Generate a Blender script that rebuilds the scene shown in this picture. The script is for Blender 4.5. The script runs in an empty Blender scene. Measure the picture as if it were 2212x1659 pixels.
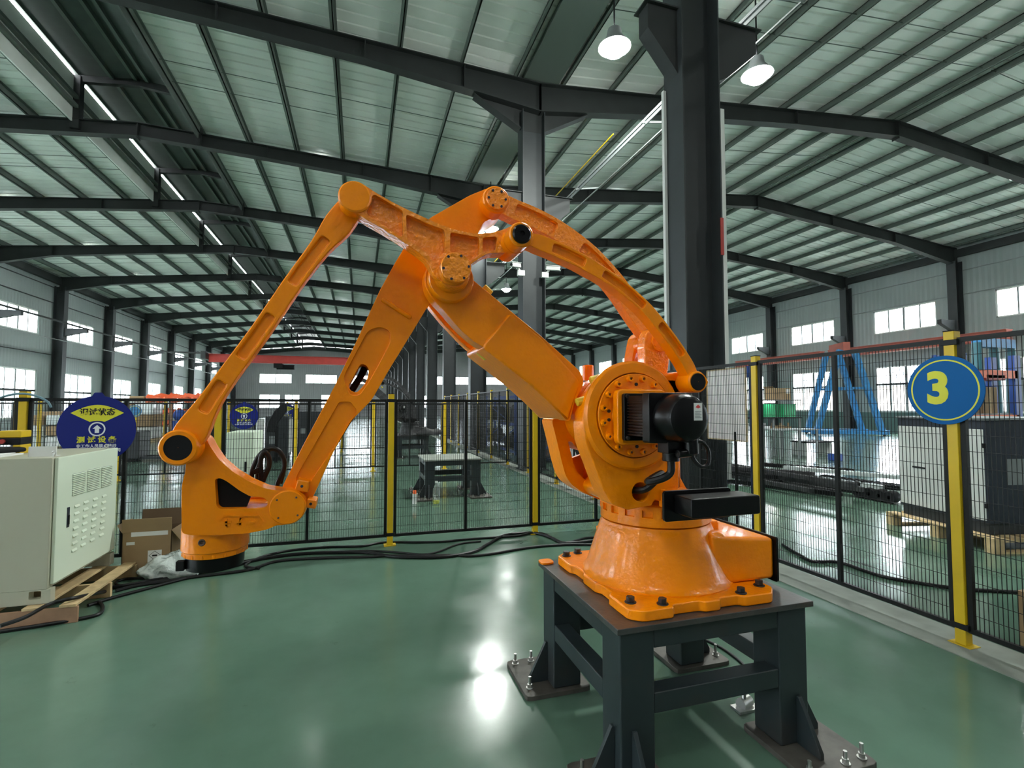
import bpy, bmesh, math, random
from mathutils import Vector, Matrix
from mathutils.geometry import tessellate_polygon
random.seed(11)
sc = bpy.context.scene
COL = sc.collection

# ------------------------------------------------------------------ camera, world, lamps, exposure
H, FOC, YAW, PITCH = 1.55, 1070.0, math.radians(17.02), math.radians(2.595)
cam_d = bpy.data.cameras.new('camera'); cam = bpy.data.objects.new('camera', cam_d); COL.objects.link(cam)
cam_d.sensor_fit = 'HORIZONTAL'; cam_d.sensor_width = 36.0; cam_d.lens = FOC / 2212 * 36.0
cam_d.clip_start = 0.05; cam_d.clip_end = 400
cam.location = (0, 0, H); cam.rotation_euler = (math.pi / 2 + PITCH, 0, -YAW)
sc.camera = cam

world = bpy.data.worlds.new('overcast'); sc.world = world; world.use_nodes = True
bg = world.node_tree.nodes['Background']
bg.inputs[0].default_value = (0.93, 0.97, 1.0, 1); bg.inputs[1].default_value = 10.0

LAMP_POWER = 60.0                       # emission strength of the high bay diffusers
LAMP_COL = (0.95, 1.0, 0.95)
sc.view_settings.view_transform = 'Standard'
sc.view_settings.look = 'None'
sc.view_settings.gamma = 1.0
sc.view_settings.use_curve_mapping = False
sc.view_settings.exposure = 1.68

# ------------------------------------------------------------------ where a photographed point stands in the hall
_s, _c = math.sin, math.cos
RV = Vector((_c(YAW), -_s(YAW), 0)); FV = Vector((_s(YAW) * _c(PITCH), _c(YAW) * _c(PITCH), _s(PITCH)))
UV = Vector((-_s(YAW) * _s(PITCH), -_c(YAW) * _s(PITCH), _c(PITCH)))
def ray(x, y): return RV * ((x - 1106) / FOC) + UV * ((829.5 - y) / FOC) + FV
def at_y(x, y, Y): r = ray(x, y); return Vector((0, 0, H)) + r * (Y / r.y)
def at_x(x, y, X): r = ray(x, y); return Vector((0, 0, H)) + r * (X / r.x)
def at_z(x, y, Z): r = ray(x, y); return Vector((0, 0, H)) + r * ((Z - H) / r.z)
def z1(p): return (1140 + .3617 * p[0], 740 + .3617 * p[1])
def z3(p): return (320 + .2411 * p[0], 860 + .2411 * p[1])
def z4(p): return (700 + .2532 * p[0], 370 + .2532 * p[1])
def z5(p): return (1060 + .3014 * p[0], 380 + .3014 * p[1])
def z6(p): return (400 + .2532 * p[0], 560 + .2532 * p[1])
def z7(p): return (850 + .2049 * p[0], 560 + .2049 * p[1])
def zid(p): return p
def xz(pts, Y, zf=zid):
    out = []
    for p in pts:
        v = at_y(*zf(p), Y); out.append((v.x, v.z))
    return out

# ------------------------------------------------------------------ materials
def mat(name, rgb, rough=.5, metal=0.0, bump=0.0, bscale=40, var=0.0, vscale=3.0, coat=0.0, emit=0.0, spec=.5, dirt=None, dscale=2.0):
    m = bpy.data.materials.new(name); m.use_nodes = True; nt = m.node_tree; N = nt.nodes; L = nt.links
    b = N['Principled BSDF']
    b.inputs['Base Color'].default_value = (*rgb, 1); b.inputs['Roughness'].default_value = rough
    b.inputs['Metallic'].default_value = metal; b.inputs['Coat Weight'].default_value = coat
    b.inputs['Coat Roughness'].default_value = .08; b.inputs['Specular IOR Level'].default_value = spec
    tc = N.new('ShaderNodeTexCoord')
    if var > 0 or dirt:
        n = N.new('ShaderNodeTexNoise'); n.inputs['Scale'].default_value = vscale; n.inputs['Detail'].default_value = 5
        L.new(tc.outputs['Object'], n.inputs['Vector'])
        r = N.new('ShaderNodeValToRGB')
        lo = [max(0, c * (1 - var)) for c in rgb]; hi = [min(1, c * (1 + var)) for c in rgb]
        r.color_ramp.elements[0].position = .3; r.color_ramp.elements[1].position = .7
        r.color_ramp.elements[0].color = (*lo, 1); r.color_ramp.elements[1].color = (*hi, 1)
        L.new(n.outputs['Fac'], r.inputs['Fac']); src = r.outputs['Color']
        if dirt:
            n2 = N.new('ShaderNodeTexNoise'); n2.inputs['Scale'].default_value = dscale; n2.inputs['Detail'].default_value = 8
            n2.inputs['Roughness'].default_value = .7; L.new(tc.outputs['Object'], n2.inputs['Vector'])
            r2 = N.new('ShaderNodeValToRGB'); r2.color_ramp.elements[0].position = .5; r2.color_ramp.elements[1].position = .72
            r2.color_ramp.elements[0].color = (0, 0, 0, 1); r2.color_ramp.elements[1].color = (.8, .8, .8, 1)
            L.new(n2.outputs['Fac'], r2.inputs['Fac'])
            mx = N.new('ShaderNodeMix'); mx.data_type = 'RGBA'; mx.inputs[7].default_value = (*dirt, 1)
            L.new(r2.outputs['Color'], mx.inputs[0]); L.new(src, mx.inputs[6]); src = mx.outputs[2]
        L.new(src, b.inputs['Base Color'])
    if bump > 0:
        n = N.new('ShaderNodeTexNoise'); n.inputs['Scale'].default_value = bscale; n.inputs['Detail'].default_value = 3
        L.new(tc.outputs['Object'], n.inputs['Vector'])
        bp = N.new('ShaderNodeBump'); bp.inputs['Strength'].default_value = bump; bp.inputs['Distance'].default_value = .01
        L.new(n.outputs['Fac'], bp.inputs['Height']); L.new(bp.outputs['Normal'], b.inputs['Normal'])
    if emit:
        b.inputs['Emission Color'].default_value = (*rgb, 1); b.inputs['Emission Strength'].default_value = emit
    return m

M = {}
M['orange'] = mat('orange_paint', (.95, .262, .0), .27, bump=.30, bscale=42, var=.03, coat=.18, spec=.3)
M['orange_rough'] = mat('orange_cast_paint', (.95, .268, .0), .24, bump=1.0, bscale=52, var=.05, coat=.5, spec=.5)
M['black'] = mat('black_paint', (.004, .004, .0045), .28, spec=.22)
M['black_matte'] = mat('black_rubber', (.008, .008, .009), .6, spec=.2)
M['cable'] = mat('black_cable_sheath', (.006, .006, .007), .42, spec=.3)
M['fence_black'] = mat('black_fence_steel', (.007, .008, .008), .5, spec=.25)
M['yellow'] = mat('yellow_post_paint', (.60, .40, .004), .45, var=.06)
M['yellow_soft'] = mat('yellow_rubber', (.75, .58, .03), .6)
M['steel_dark'] = mat('dark_grey_primer', (.017, .026, .029), .42, var=.15, vscale=6, dirt=(.03, .025, .022), dscale=3)
M['table_top'] = mat('stained_dark_steel', (.040, .039, .038), .33, var=.3, vscale=9, dirt=(.075, .048, .035), dscale=2.4, bump=.1, bscale=60)
M['foot_steel'] = mat('dirty_steel_plate', (.075, .068, .058), .55, metal=.2, var=.3, vscale=14)
M['bolt'] = mat('dark_bolt_steel', (.05, .045, .045), .4, metal=.7)
M['zinc'] = mat('zinc_bolt', (.5, .5, .48), .35, metal=.9)
M['beam'] = mat('dark_building_steel', (.017, .020, .020), .6, var=.15)
M['purlin'] = mat('purlin_grey_green', (.12, .145, .13), .55)
M['column'] = mat('column_grey', (.025, .030, .032), .5, var=.12)
M['trunking'] = mat('white_trunking', (.62, .63, .6), .5)
M['white'] = mat('white_enamel', (.62, .63, .60), .38)
M['cream'] = mat('cabinet_cream', (.43, .43, .33), .45, var=.03, vscale=1.5)
M['mint'] = mat('cabinet_pale_mint', (.64, .72, .58), .42)
M['navy'] = mat('navy_cabinet', (.018, .024, .038), .45)
M['charcoal'] = mat('charcoal_cabinet', (.02, .024, .027), .45)
M['wood'] = mat('pallet_pine', (.52, .38, .2), .7, var=.25, vscale=9, bump=.2, bscale=20)
M['wood_red'] = mat('plywood_brown', (.33, .19, .11), .7, var=.2, vscale=7)
M['carton'] = mat('brown_cardboard', (.30, .20, .105), .8, var=.08, vscale=5)
M['carton_dark'] = mat('darker_cardboard', (.14, .09, .05), .85)  # darker tone for the back wall, bottom and back flap
M['paper'] = mat('white_paper', (.7, .7, .68), .7)
M['ink'] = mat('black_ink', (.01, .01, .01), .8)
M['plastic_wrap'] = mat('clear_plastic_wrap', (.55, .61, .59), .15, bump=1.0, bscale=26, coat=.5)
M['sign_blue'] = mat('sign_blue', (.0, .095, .30), .6, spec=.2)
M['sign_navy'] = mat('sign_navy', (.003, .010, .15), .5, spec=.25)
M['sign_yellow'] = mat('sign_yellow', (.60, .58, .02), .5)
M['sign_white'] = mat('sign_white', (.7, .74, .75), .5)
M['red'] = mat('crane_red', (.42, .035, .025), .5, var=.1)
M['red_dusty'] = mat('faded_red_beam', (.40, .10, .07), .6, var=.12)
M['blue'] = mat('rack_blue', (.015, .06, .28), .45)
M['gantry_blue'] = mat('gantry_blue', (.03, .20, .45), .5, var=.25, vscale=5)
M['rack_orange'] = mat('rack_orange', (.80, .13, .03), .5)
M['green'] = mat('green_tray', (.0, .30, .10), .45)
M['rust'] = mat('rusty_parts', (.10, .06, .045), .7, var=.4, vscale=6)
M['grime'] = mat('dark_parts', (.04, .04, .042), .6, var=.5, vscale=8)
M['grey'] = mat('mid_grey_paint', (.22, .24, .24), .5)
M['led'] = mat('lamp_tube', (1, 1, 1), emit=8)
M['lamp'] = mat('lamp_diffuser', LAMP_COL, emit=LAMP_POWER)
M['lamp_bright'] = mat('floodlight_diffuser', LAMP_COL, emit=LAMP_POWER * 4.2)
M['outside'] = mat('pale_render_outside', (.62, .64, .64), .8)
M['concrete'] = mat('grey_concrete', (.23, .25, .22), .8, var=.15, vscale=6)

def wall_mat(name, rgb, axis, pitch):
    m = mat(name, rgb, .55, var=.05, vscale=.6); nt = m.node_tree; N = nt.nodes; L = nt.links
    tc = N.new('ShaderNodeTexCoord'); w = N.new('ShaderNodeTexWave'); w.bands_direction = axis
    w.inputs['Scale'].default_value = .314 / pitch; w.wave_profile = 'TRI'; L.new(tc.outputs['Object'], w.inputs['Vector'])
    bp = N.new('ShaderNodeBump'); bp.inputs['Strength'].default_value = .5; bp.inputs['Distance'].default_value = .03
    L.new(w.outputs['Fac'], bp.inputs['Height']); L.new(bp.outputs['Normal'], N['Principled BSDF'].inputs['Normal'])
    return m
M['wall'] = wall_mat('blue_grey_wall_sheet', (.26, .30, .295), 'Y', .25)
M['wall_end'] = wall_mat('pale_grey_end_wall', (.23, .225, .235), 'X', .25)
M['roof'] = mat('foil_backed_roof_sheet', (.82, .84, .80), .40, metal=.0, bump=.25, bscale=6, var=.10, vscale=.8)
M['roof_dark'] = mat('dark_roof_sheet', (.10, .115, .11), .6, var=.1)  # darker sheet for the monitor top and right side

def floor_mat():
    m = bpy.data.materials.new('green_epoxy_floor'); m.use_nodes = True; nt = m.node_tree; N = nt.nodes; L = nt.links
    b = N['Principled BSDF']; tc = N.new('ShaderNodeTexCoord')
    n = N.new('ShaderNodeTexNoise'); n.inputs['Scale'].default_value = .9; n.inputs['Detail'].default_value = 7; n.inputs['Roughness'].default_value = .62
    L.new(tc.outputs['Object'], n.inputs['Vector'])
    r = N.new('ShaderNodeValToRGB'); r.color_ramp.elements[0].position = .32; r.color_ramp.elements[1].position = .68
    r.color_ramp.elements[0].color = (.075, .140, .098, 1); r.color_ramp.elements[1].color = (.100, .178, .130, 1)
    L.new(n.outputs['Fac'], r.inputs['Fac'])
    v = N.new('ShaderNodeTexNoise'); v.inputs['Scale'].default_value = 5; v.inputs['Detail'].default_value = 9; v.inputs['Roughness'].default_value = .75
    L.new(tc.outputs['Object'], v.inputs['Vector'])
    sr = N.new('ShaderNodeValToRGB'); sr.color_ramp.elements[0].position = .20; sr.color_ramp.elements[1].position = .36
    sr.color_ramp.elements[0].color = (.3, .3, .3, 1); sr.color_ramp.elements[1].color = (1, 1, 1, 1)
    L.new(v.outputs['Fac'], sr.inputs['Fac'])
    mx = N.new('ShaderNodeMix'); mx.data_type = 'RGBA'; mx.blend_type = 'MULTIPLY'; mx.inputs[0].default_value = 1
    L.new(r.outputs['Color'], mx.inputs[6]); L.new(sr.outputs['Color'], mx.inputs[7]); L.new(mx.outputs[2], b.inputs['Base Color'])
    n2 = N.new('ShaderNodeTexNoise'); n2.inputs['Scale'].default_value = 2.2; n2.inputs['Detail'].default_value = 6
    L.new(tc.outputs['Object'], n2.inputs['Vector'])
    rr = N.new('ShaderNodeMapRange'); rr.inputs[1].default_value = .3; rr.inputs[2].default_value = .7; rr.inputs[3].default_value = .12; rr.inputs[4].default_value = .25
    L.new(n2.outputs['Fac'], rr.inputs[0]); L.new(rr.outputs[0], b.inputs['Roughness'])
    n3 = N.new('ShaderNodeTexNoise'); n3.inputs['Scale'].default_value = 26; n3.inputs['Detail'].default_value = 4
    L.new(tc.outputs['Object'], n3.inputs['Vector'])
    bp = N.new('ShaderNodeBump'); bp.inputs['Strength'].default_value = .035; bp.inputs['Distance'].default_value = .01
    L.new(n3.outputs['Fac'], bp.inputs['Height']); L.new(bp.outputs['Normal'], b.inputs['Normal'])
    b.inputs['Specular IOR Level'].default_value = .5
    return m
M['floor'] = floor_mat()

def glass_mat():
    m = bpy.data.materials.new('window_glass'); m.use_nodes = True; nt = m.node_tree; N = nt.nodes; L = nt.links
    N.remove(N['Principled BSDF']); o = N['Material Output']
    t = N.new('ShaderNodeBsdfTransparent'); t.inputs[0].default_value = (.93, .97, .98, 1)
    g = N.new('ShaderNodeBsdfGlossy'); g.inputs['Roughness'].default_value = .05
    mx = N.new('ShaderNodeMixShader'); mx.inputs[0].default_value = .05
    L.new(t.outputs[0], mx.inputs[1]); L.new(g.outputs[0], mx.inputs[2]); L.new(mx.outputs[0], o.inputs[0])
    return m
M['glass'] = glass_mat()
def clear_mat():
    m = bpy.data.materials.new('clear_bottle_plastic'); m.use_nodes = True; b = m.node_tree.nodes['Principled BSDF']
    b.inputs['Base Color'].default_value = (.85, .92, .88, 1); b.inputs['Roughness'].default_value = .08
    b.inputs['Transmission Weight'].default_value = .85; b.inputs['IOR'].default_value = 1.15
    return m
M['clear'] = clear_mat()

# ------------------------------------------------------------------ mesh helpers
class MB:
    def __init__(s): s.v = []; s.f = []
    def add(s, vs, fs):
        o = len(s.v); s.v += [tuple(v) for v in vs]; s.f += [tuple(i + o for i in f) for f in fs]; return s
    def box(s, x0, x1, y0, y1, z0, z1):
        return s.add([(x, y, z) for z in (z0, z1) for y in (y0, y1) for x in (x0, x1)],
                     [(0, 2, 3, 1), (4, 5, 7, 6), (0, 1, 5, 4), (2, 6, 7, 3), (0, 4, 6, 2), (1, 3, 7, 5)])
    def beam(s, p0, p1, w, h, up=(0, 0, 1), caps=True):
        p0 = Vector(p0); p1 = Vector(p1); d = (p1 - p0).normalized(); a = d.cross(Vector(up))
        if a.length < 1e-4: a = d.cross(Vector((1, 0, 0)))
        a.normalize(); b = a.cross(d)
        q = [(-w / 2, -h / 2), (w / 2, -h / 2), (w / 2, h / 2), (-w / 2, h / 2)]
        vs = [p + a * i + b * j for p in (p0, p1) for i, j in q]
        fs = [(0, 1, 5, 4), (1, 2, 6, 5), (2, 3, 7, 6), (3, 0, 4, 7)]
        if caps: fs += [(3, 2, 1, 0), (4, 5, 6, 7)]
        return s.add(vs, fs)
    def cyl(s, p0, p1, r0, r1=None, n=24):
        r1 = r0 if r1 is None else r1; p0 = Vector(p0); p1 = Vector(p1); d = (p1 - p0).normalized()
        a = d.orthogonal().normalized(); b = d.cross(a)
        vs = [p + (a * math.cos(2 * math.pi * i / n) + b * math.sin(2 * math.pi * i / n)) * r for p, r in ((p0, r0), (p1, r1)) for i in range(n)]
        fs = [(i, (i + 1) % n, n + (i + 1) % n, n + i) for i in range(n)] + [tuple(range(n - 1, -1, -1)), tuple(range(n, 2 * n))]
        return s.add(vs, fs)
    def lathe(s, prof, p, axis=(0, 0, 1), n=40, a0=0, a1=2 * math.pi):
        p = Vector(p); d = Vector(axis).normalized(); a = d.orthogonal().normalized(); b = d.cross(a); k = len(prof)
        vs = []
        for i in range(n):
            t = a0 + (a1 - a0) * i / n
            for r, h in prof: vs.append(p + d * h + (a * math.cos(t) + b * math.sin(t)) * r)
        fs = [(i * k + j, ((i + 1) % n) * k + j, ((i + 1) % n) * k + j + 1, i * k + j + 1) for i in range(n) for j in range(k - 1)]
        return s.add(vs, fs)
    def tube(s, pts, r, n=8, sm=5):
        P = [Vector(p) for p in pts]
        if sm > 1: P = catmull(P, sm)
        k = len(P); vs = []; prev = None
        for i, p in enumerate(P):
            d = (P[min(i + 1, k - 1)] - P[max(i - 1, 0)]).normalized()
            a = d.orthogonal() if prev is None else prev - d * prev.dot(d)
            if a.length < 1e-6: a = d.orthogonal()
            a.normalize(); prev = a; b = d.cross(a)
            for j in range(n): vs.append(p + (a * math.cos(2 * math.pi * j / n) + b * math.sin(2 * math.pi * j / n)) * r)
        fs = [(i * n + j, i * n + (j + 1) % n, (i + 1) * n + (j + 1) % n, (i + 1) * n + j) for i in range(k - 1) for j in range(n)]
        fs += [tuple(range(n - 1, -1, -1)), tuple(range((k - 1) * n, k * n))]
        return s.add(vs, fs)
    def sphere(s, c, r, n=12, sx=1, sy=1, sz=1):
        prof = [(r * math.sin(math.pi * i / n) + 1e-5, -r * math.cos(math.pi * i / n)) for i in range(n + 1)]
        o = len(s.v); s.lathe(prof, (0, 0, 0), n=2 * n)
        s.v[o:] = [(c[0] + x * sx, c[1] + y * sy, c[2] + z * sz) for x, y, z in s.v[o:]]; return s
    def plate(s, outer, d0, d1, holes=(), pockets=(), ax='y'):
        """flat plate of an outline from depth d0 to d1; holes go through, pockets = [(outline, depth, [through holes])]"""
        def P(p, d):
            if ax == 'y': return (p[0], d, p[1])
            if ax == 'x': return (d, p[0], p[1])
            return (p[0], p[1], d)
        def fill(loops, d):
            L = [[Vector((a, b, 0)) for a, b in l] for l in loops]
            flat = [p for l in loops for p in l]
            s.add([P(p, d) for p in flat], [tuple(t) for t in tessellate_polygon(L)])
        def wall(l, a, b):
            n = len(l); s.add([P(p, a) for p in l] + [P(p, b) for p in l], [(i, (i + 1) % n, n + (i + 1) % n, n + i) for i in range(n)])
        sg = 1 if d1 > d0 else -1
        allh = list(holes) + [h for pk in pockets for h in pk[2]]
        fill([outer] + list(holes) + [pk[0] for pk in pockets], d0); fill([outer] + allh, d1); wall(outer, d0, d1)
        for h in holes: wall(h, d0, d1)
        for o, dep, hs in pockets:
            fill([o] + list(hs), d0 + sg * dep); wall(o, d0, d0 + sg * dep)
            for h in hs: wall(h, d0 + sg * dep, d1)
        return s
    def move(s, d):
        s.v = [(x + d[0], y + d[1], z + d[2]) for x, y, z in s.v]; return s

def catmull(P, k, closed=False):
    n = len(P); out = []
    for i in range(n if closed else n - 1):
        if closed: a, b, c, d = P[(i - 1) % n], P[i], P[(i + 1) % n], P[(i + 2) % n]
        else: a, b, c, d = P[max(i - 1, 0)], P[i], P[i + 1], P[min(i + 2, n - 1)]
        for j in range(k):
            t = j / k
            out.append(.5 * ((2 * b) + (c - a) * t + (2 * a - 5 * b + 4 * c - d) * t * t + (3 * b - a - 3 * c + d) * t ** 3))
    if not closed: out.append(P[-1])
    return out
def smooth2(pts, k=4, closed=True):
    return [(v.x, v.y) for v in catmull([Vector(p) for p in pts], k, closed)]
def fillet(pts, r, n=4):
    out = []; m = len(pts)
    for i in range(m):
        p = Vector(pts[i]); a = Vector(pts[i - 1]) - p; b = Vector(pts[(i + 1) % m]) - p
        rr = min(r, a.length * .45, b.length * .45); A = p + a.normalized() * rr; B = p + b.normalized() * rr
        for j in range(n + 1):
            t = j / n; q = A * (1 - t) ** 2 + p * 2 * t * (1 - t) + B * t * t; out.append((q.x, q.y))
    return out
def circ(cx, cy, r, n=28, a0=0, a1=360):
    full = abs(a1 - a0) >= 360; k = n if full else n + 1
    return [(cx + r * math.cos(math.radians(a0 + (a1 - a0) * i / n)), cy + r * math.sin(math.radians(a0 + (a1 - a0) * i / n))) for i in range(k)]
def rrect(x0, x1, y0, y1, r, n=4): return fillet([(x0, y0), (x1, y0), (x1, y1), (x0, y1)], r, n)
def band(center, half):
    """closed outline around a centre line, half = width or list of half widths"""
    P = [Vector(p) for p in center]; n = len(P); L = []; R = []
    for i, p in enumerate(P):
        d = (P[min(i + 1, n - 1)] - P[max(i - 1, 0)]).normalized(); nn = Vector((-d.y, d.x)); h = half[i] if isinstance(half, (list, tuple)) else half
        L.append(p + nn * h); R.append(p - nn * h)
    return [(v.x, v.y) for v in L + R[::-1]]

def ob(name, mb, material, parent=None, bevel=0.0, label=None, smooth=True, seg=2, kind=None, angle=32):
    me = bpy.data.meshes.new(name); me.from_pydata(mb.v, [], mb.f)
    b = bmesh.new(); b.from_mesh(me); bmesh.ops.remove_doubles(b, verts=b.verts, dist=1e-5); bmesh.ops.recalc_face_normals(b, faces=b.faces)
    if bevel: bmesh.ops.dissolve_limit(b, angle_limit=math.radians(1), verts=b.verts, edges=b.edges)
    if smooth:
        for f in b.faces: f.smooth = True
    b.to_mesh(me); b.free()
    if smooth: me.set_sharp_from_angle(angle=math.radians(angle))
    me.materials.append(M[material] if isinstance(material, str) else material)
    o = bpy.data.objects.new(name, me); COL.objects.link(o)
    if parent:
        o.parent = parent
        if parent.type == 'EMPTY': o.location = -parent.location
    if bevel:
        md = o.modifiers.new('edge', 'BEVEL'); md.width = bevel; md.segments = seg; md.limit_method = 'ANGLE'; md.angle_limit = math.radians(35)
        md.harden_normals = True
    if label: o['label'] = label
    if kind: o['kind'] = kind
    return o
def thing(name, label, cat, loc=(0, 0, 0), group=None):
    o = bpy.data.objects.new(name, None); COL.objects.link(o); o.location = loc; o.empty_display_size = .1
    o['label'] = label; o['category'] = cat
    if group: o['group'] = group
    return o
def tag(o, label, cat, group=None):
    o['label'] = label; o['category'] = cat
    if group: o['group'] = group
    return o
def struct(name, mb=None, material=None, **k):
    o = ob(name, mb, material, **k) if mb else bpy.data.objects.new(name, None)
    if not mb: COL.objects.link(o)
    o['kind'] = 'structure'; return o
def dup(root, loc=None, rotz=None, label=None, group=None, remat=None):
    def cp(o, par):
        c = o.copy(); COL.objects.link(c)
        if par: c.parent = par
        if remat and c.type == 'MESH' and c.data.materials and c.data.materials[0].name in remat:
            c.material_slots[0].link = 'OBJECT'; c.material_slots[0].material = M[remat[o.data.materials[0].name]]
        for ch in o.children: cp(ch, c)
        return c
    r = cp(root, None)
    if loc is not None: r.location = loc
    if rotz is not None: r.rotation_euler = (0, 0, rotz)
    if label: r['label'] = label
    if group: r['group'] = group
    return r
def dup_into(proto, parent, loc, rotz=0, scale=None, first=False):
    r = proto if first else dup(proto)
    r.parent = parent; r.location = Vector(loc) - parent.location; r.rotation_euler = (0, 0, rotz)
    if scale: r.scale = scale
    for k in ('label', 'category', 'group'):
        if k in r: del r[k]
    return r
def text(name, body, size, material, parent, origin, xdir, up, extrude=.001, bold=0.0, label=None):
    """flat lettering standing at origin, reading along xdir"""
    cu = bpy.data.curves.new(name, 'FONT'); cu.body = body; cu.size = size; cu.align_x = 'CENTER'; cu.align_y = 'CENTER'; cu.extrude = extrude; cu.offset = bold
    cu.resolution_u = 4
    t = bpy.data.objects.new(name, cu); COL.objects.link(t)
    dg = bpy.context.evaluated_depsgraph_get(); me = bpy.data.meshes.new_from_object(t.evaluated_get(dg))
    bpy.data.objects.remove(t)
    X = Vector(xdir).normalized(); Uv = Vector(up).normalized(); Z = X.cross(Uv)
    mt = Matrix((X, Uv, Z)).transposed().to_4x4(); mt.translation = Vector(origin); me.transform(mt)
    me.materials.clear(); me.materials.append(M[material]); me.name = name
    o = bpy.data.objects.new(name, me); COL.objects.link(o)
    if parent:
        o.parent = parent
        if parent.type == 'EMPTY': o.location = -parent.location
    if label: o['label'] = label
    return o

# ------------------------------------------------------------------ the hall
FY = lambda n: 5.5 + 6 * n
NF = range(-2, 13)
YB, YE = -8.0, 77.6
XL, XC, XR = -17.25, 4.25, 29.55
ROOF = [(-17.3, 9.13), (-6.6, 10.2), (4.25, 9.70), (16.7, 10.88), (29.6, 9.66)]
def zr(x):
    for (a, za), (b, zb) in zip(ROOF, ROOF[1:]):
        if x <= b: return za + (zb - za) * (x - a) / (b - a)
    return ROOF[-1][1]

flo = struct('floor', MB().box(-18, 30.5, -9, 79, -.2, 0), 'floor', smooth=False)
struct('ground', MB().box(-90, 110, -60, 150, -.45, -.25), 'concrete', smooth=False)
struct('trim_1', MB().box(3.58, 3.98, -6, 60, 0, .006), 'concrete', smooth=False)

def wall_with(axis, pos, thick, a0, a1, ztop, openings):
    outer = [(a0, 0), (a1, 0), (a1, ztop), (a0, ztop)]
    return MB().plate(outer, pos, pos + thick, holes=[[(x0, za), (x1, za), (x1, zb), (x0, zb)] for x0, x1, za, zb in openings], ax=axis)

LW = [(36.75 + 6 * k, 40.05 + 6 * k, a, b) for k in range(-7, 6) for a, b in ((5.57, 6.90), (.92, 3.59))]
RW = [(18.6 + 6 * k, 22.0 + 6 * k, a, b) for k in range(-4, 9) for a, b in ((5.86, 7.25), (1.25, 3.9))]
EW = [(-13.75, -9.5, 4.86, 6.2), (-7.68, -3.35, 4.9, 6.2), (-1.9, 2.2, 4.9, 6.2), (5.4, 9.2, 4.95, 6.25), (10.4, 12.4, 4.95, 6.25), (13.2, 16.9, 5.0, 6.25), (19.3, 23.4, 5.05, 6.3),
      (-13.7, -11.0, 1.3, 3.25), (-10.4, -8.4, 1.3, 3.25), (-5.5, -2.6, 1.3, 3.25), (8, 11, 1.3, 3.25)]
wl = struct('wall_left', wall_with('x', XL, -.2, YB, YE, 9.35, LW), 'wall', smooth=False)
wr = struct('wall_right', wall_with('x', XR, .2, YB, YE, 9.9, RW), 'wall', smooth=False)
wf = struct('wall_far', MB().plate([(-17.4, 0), (29.7, 0), (29.7, 9.85), (16.7, 11.1), (4.25, 9.9), (-6.6, 10.4), (-17.4, 9.3)], 77.6, 77.8,
     holes=[[(a, c), (b, c), (b, d), (a, d)] for a, b, c, d in EW]), 'wall_end', smooth=False)
wb = struct('wall_back', MB().plate([(-17.4, 0), (29.7, 0), (29.7, 9.85), (16.7, 11.1), (4.25, 9.9), (-6.6, 10.4), (-17.4, 9.3)], YB, YB - .2), 'wall_end', smooth=False)
# girts: thin pale sheet joints along the walls
for w, x, zs in ((wl, XL + .03, (4.55, 7.6, 8.5)), (wr, XR - .03, (7.32, 8.55))):
    for z in zs: ob('girt', MB().box(x - .03, x + .03, YB, YE, z - .018, z + .018), 'grey' if w is wr else 'beam', w, smooth=False)
# dado of the right wall
ob('dado', MB().box(XR - .06, XR, YB, YE, 0, 1.2), mat('teal_dado', (.045, .10, .09), .5), wr, smooth=False)

wn = [0]
def window(axis, pos, inn, o, cols, rows, mid):
    """axis 'x': in a side wall; 'y': in the end wall. inn = direction into the hall"""
    a0, a1, z0, z1_ = o; wn[0] += 1
    def bx(m, u0, u1, d0, d1, za, zb):
        d0, d1 = sorted((pos + d0, pos + d1))
        return m.box(d0, d1, u0, u1, za, zb) if axis == 'x' else m.box(u0, u1, d0, d1, za, zb)
    f = MB(); w = .07
    for u0, u1, za, zb in ((a0, a1, z0, z0 + w), (a0, a1, z1_ - w, z1_), (a0, a0 + w, z0, z1_), (a1 - w, a1, z0, z1_)): bx(f, u0, u1, -inn * .13, -inn * .03, za, zb)
    r = struct('window_%d' % wn[0], f, 'white', smooth=False)
    us = [a0 + (a1 - a0) * i / cols for i in range(cols + 1)]; zz = [z0] + rows + [z1_]
    for i, u in enumerate(us[1:-1]):
        t = .085 if (i + 1) == cols // 2 else .05
        ob('mullion', bx(MB(), u - t / 2 * 1.4, u + t / 2 * 1.4, -inn * .12, -inn * .05, z0, z1_), 'grey', r, smooth=False)
    for z in rows: ob('transom', bx(MB(), a0, a1, -inn * .12, -inn * .02, z - .055, z + .055), 'beam', r, smooth=False)
    for u0, u1 in zip(us, us[1:]):
        for za, zb in zip(zz, zz[1:]):
            ob('pane', bx(MB(), u0 + .015, u1 - .015, -inn * .09, -inn * .085, za + .015, zb - .015), 'glass', r, smooth=False)
for o in LW: window('x', XL, 1, o, 4, [] if o[2] > 4 else [2.43], 0)
for o in RW: window('x', XR, -1, o, 4, [] if o[2] > 4 else [2.85], 0)
for o in EW: window('y', 77.6, -1, o, 4 if o[1] - o[0] > 3 else 2, [], 0)

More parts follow.
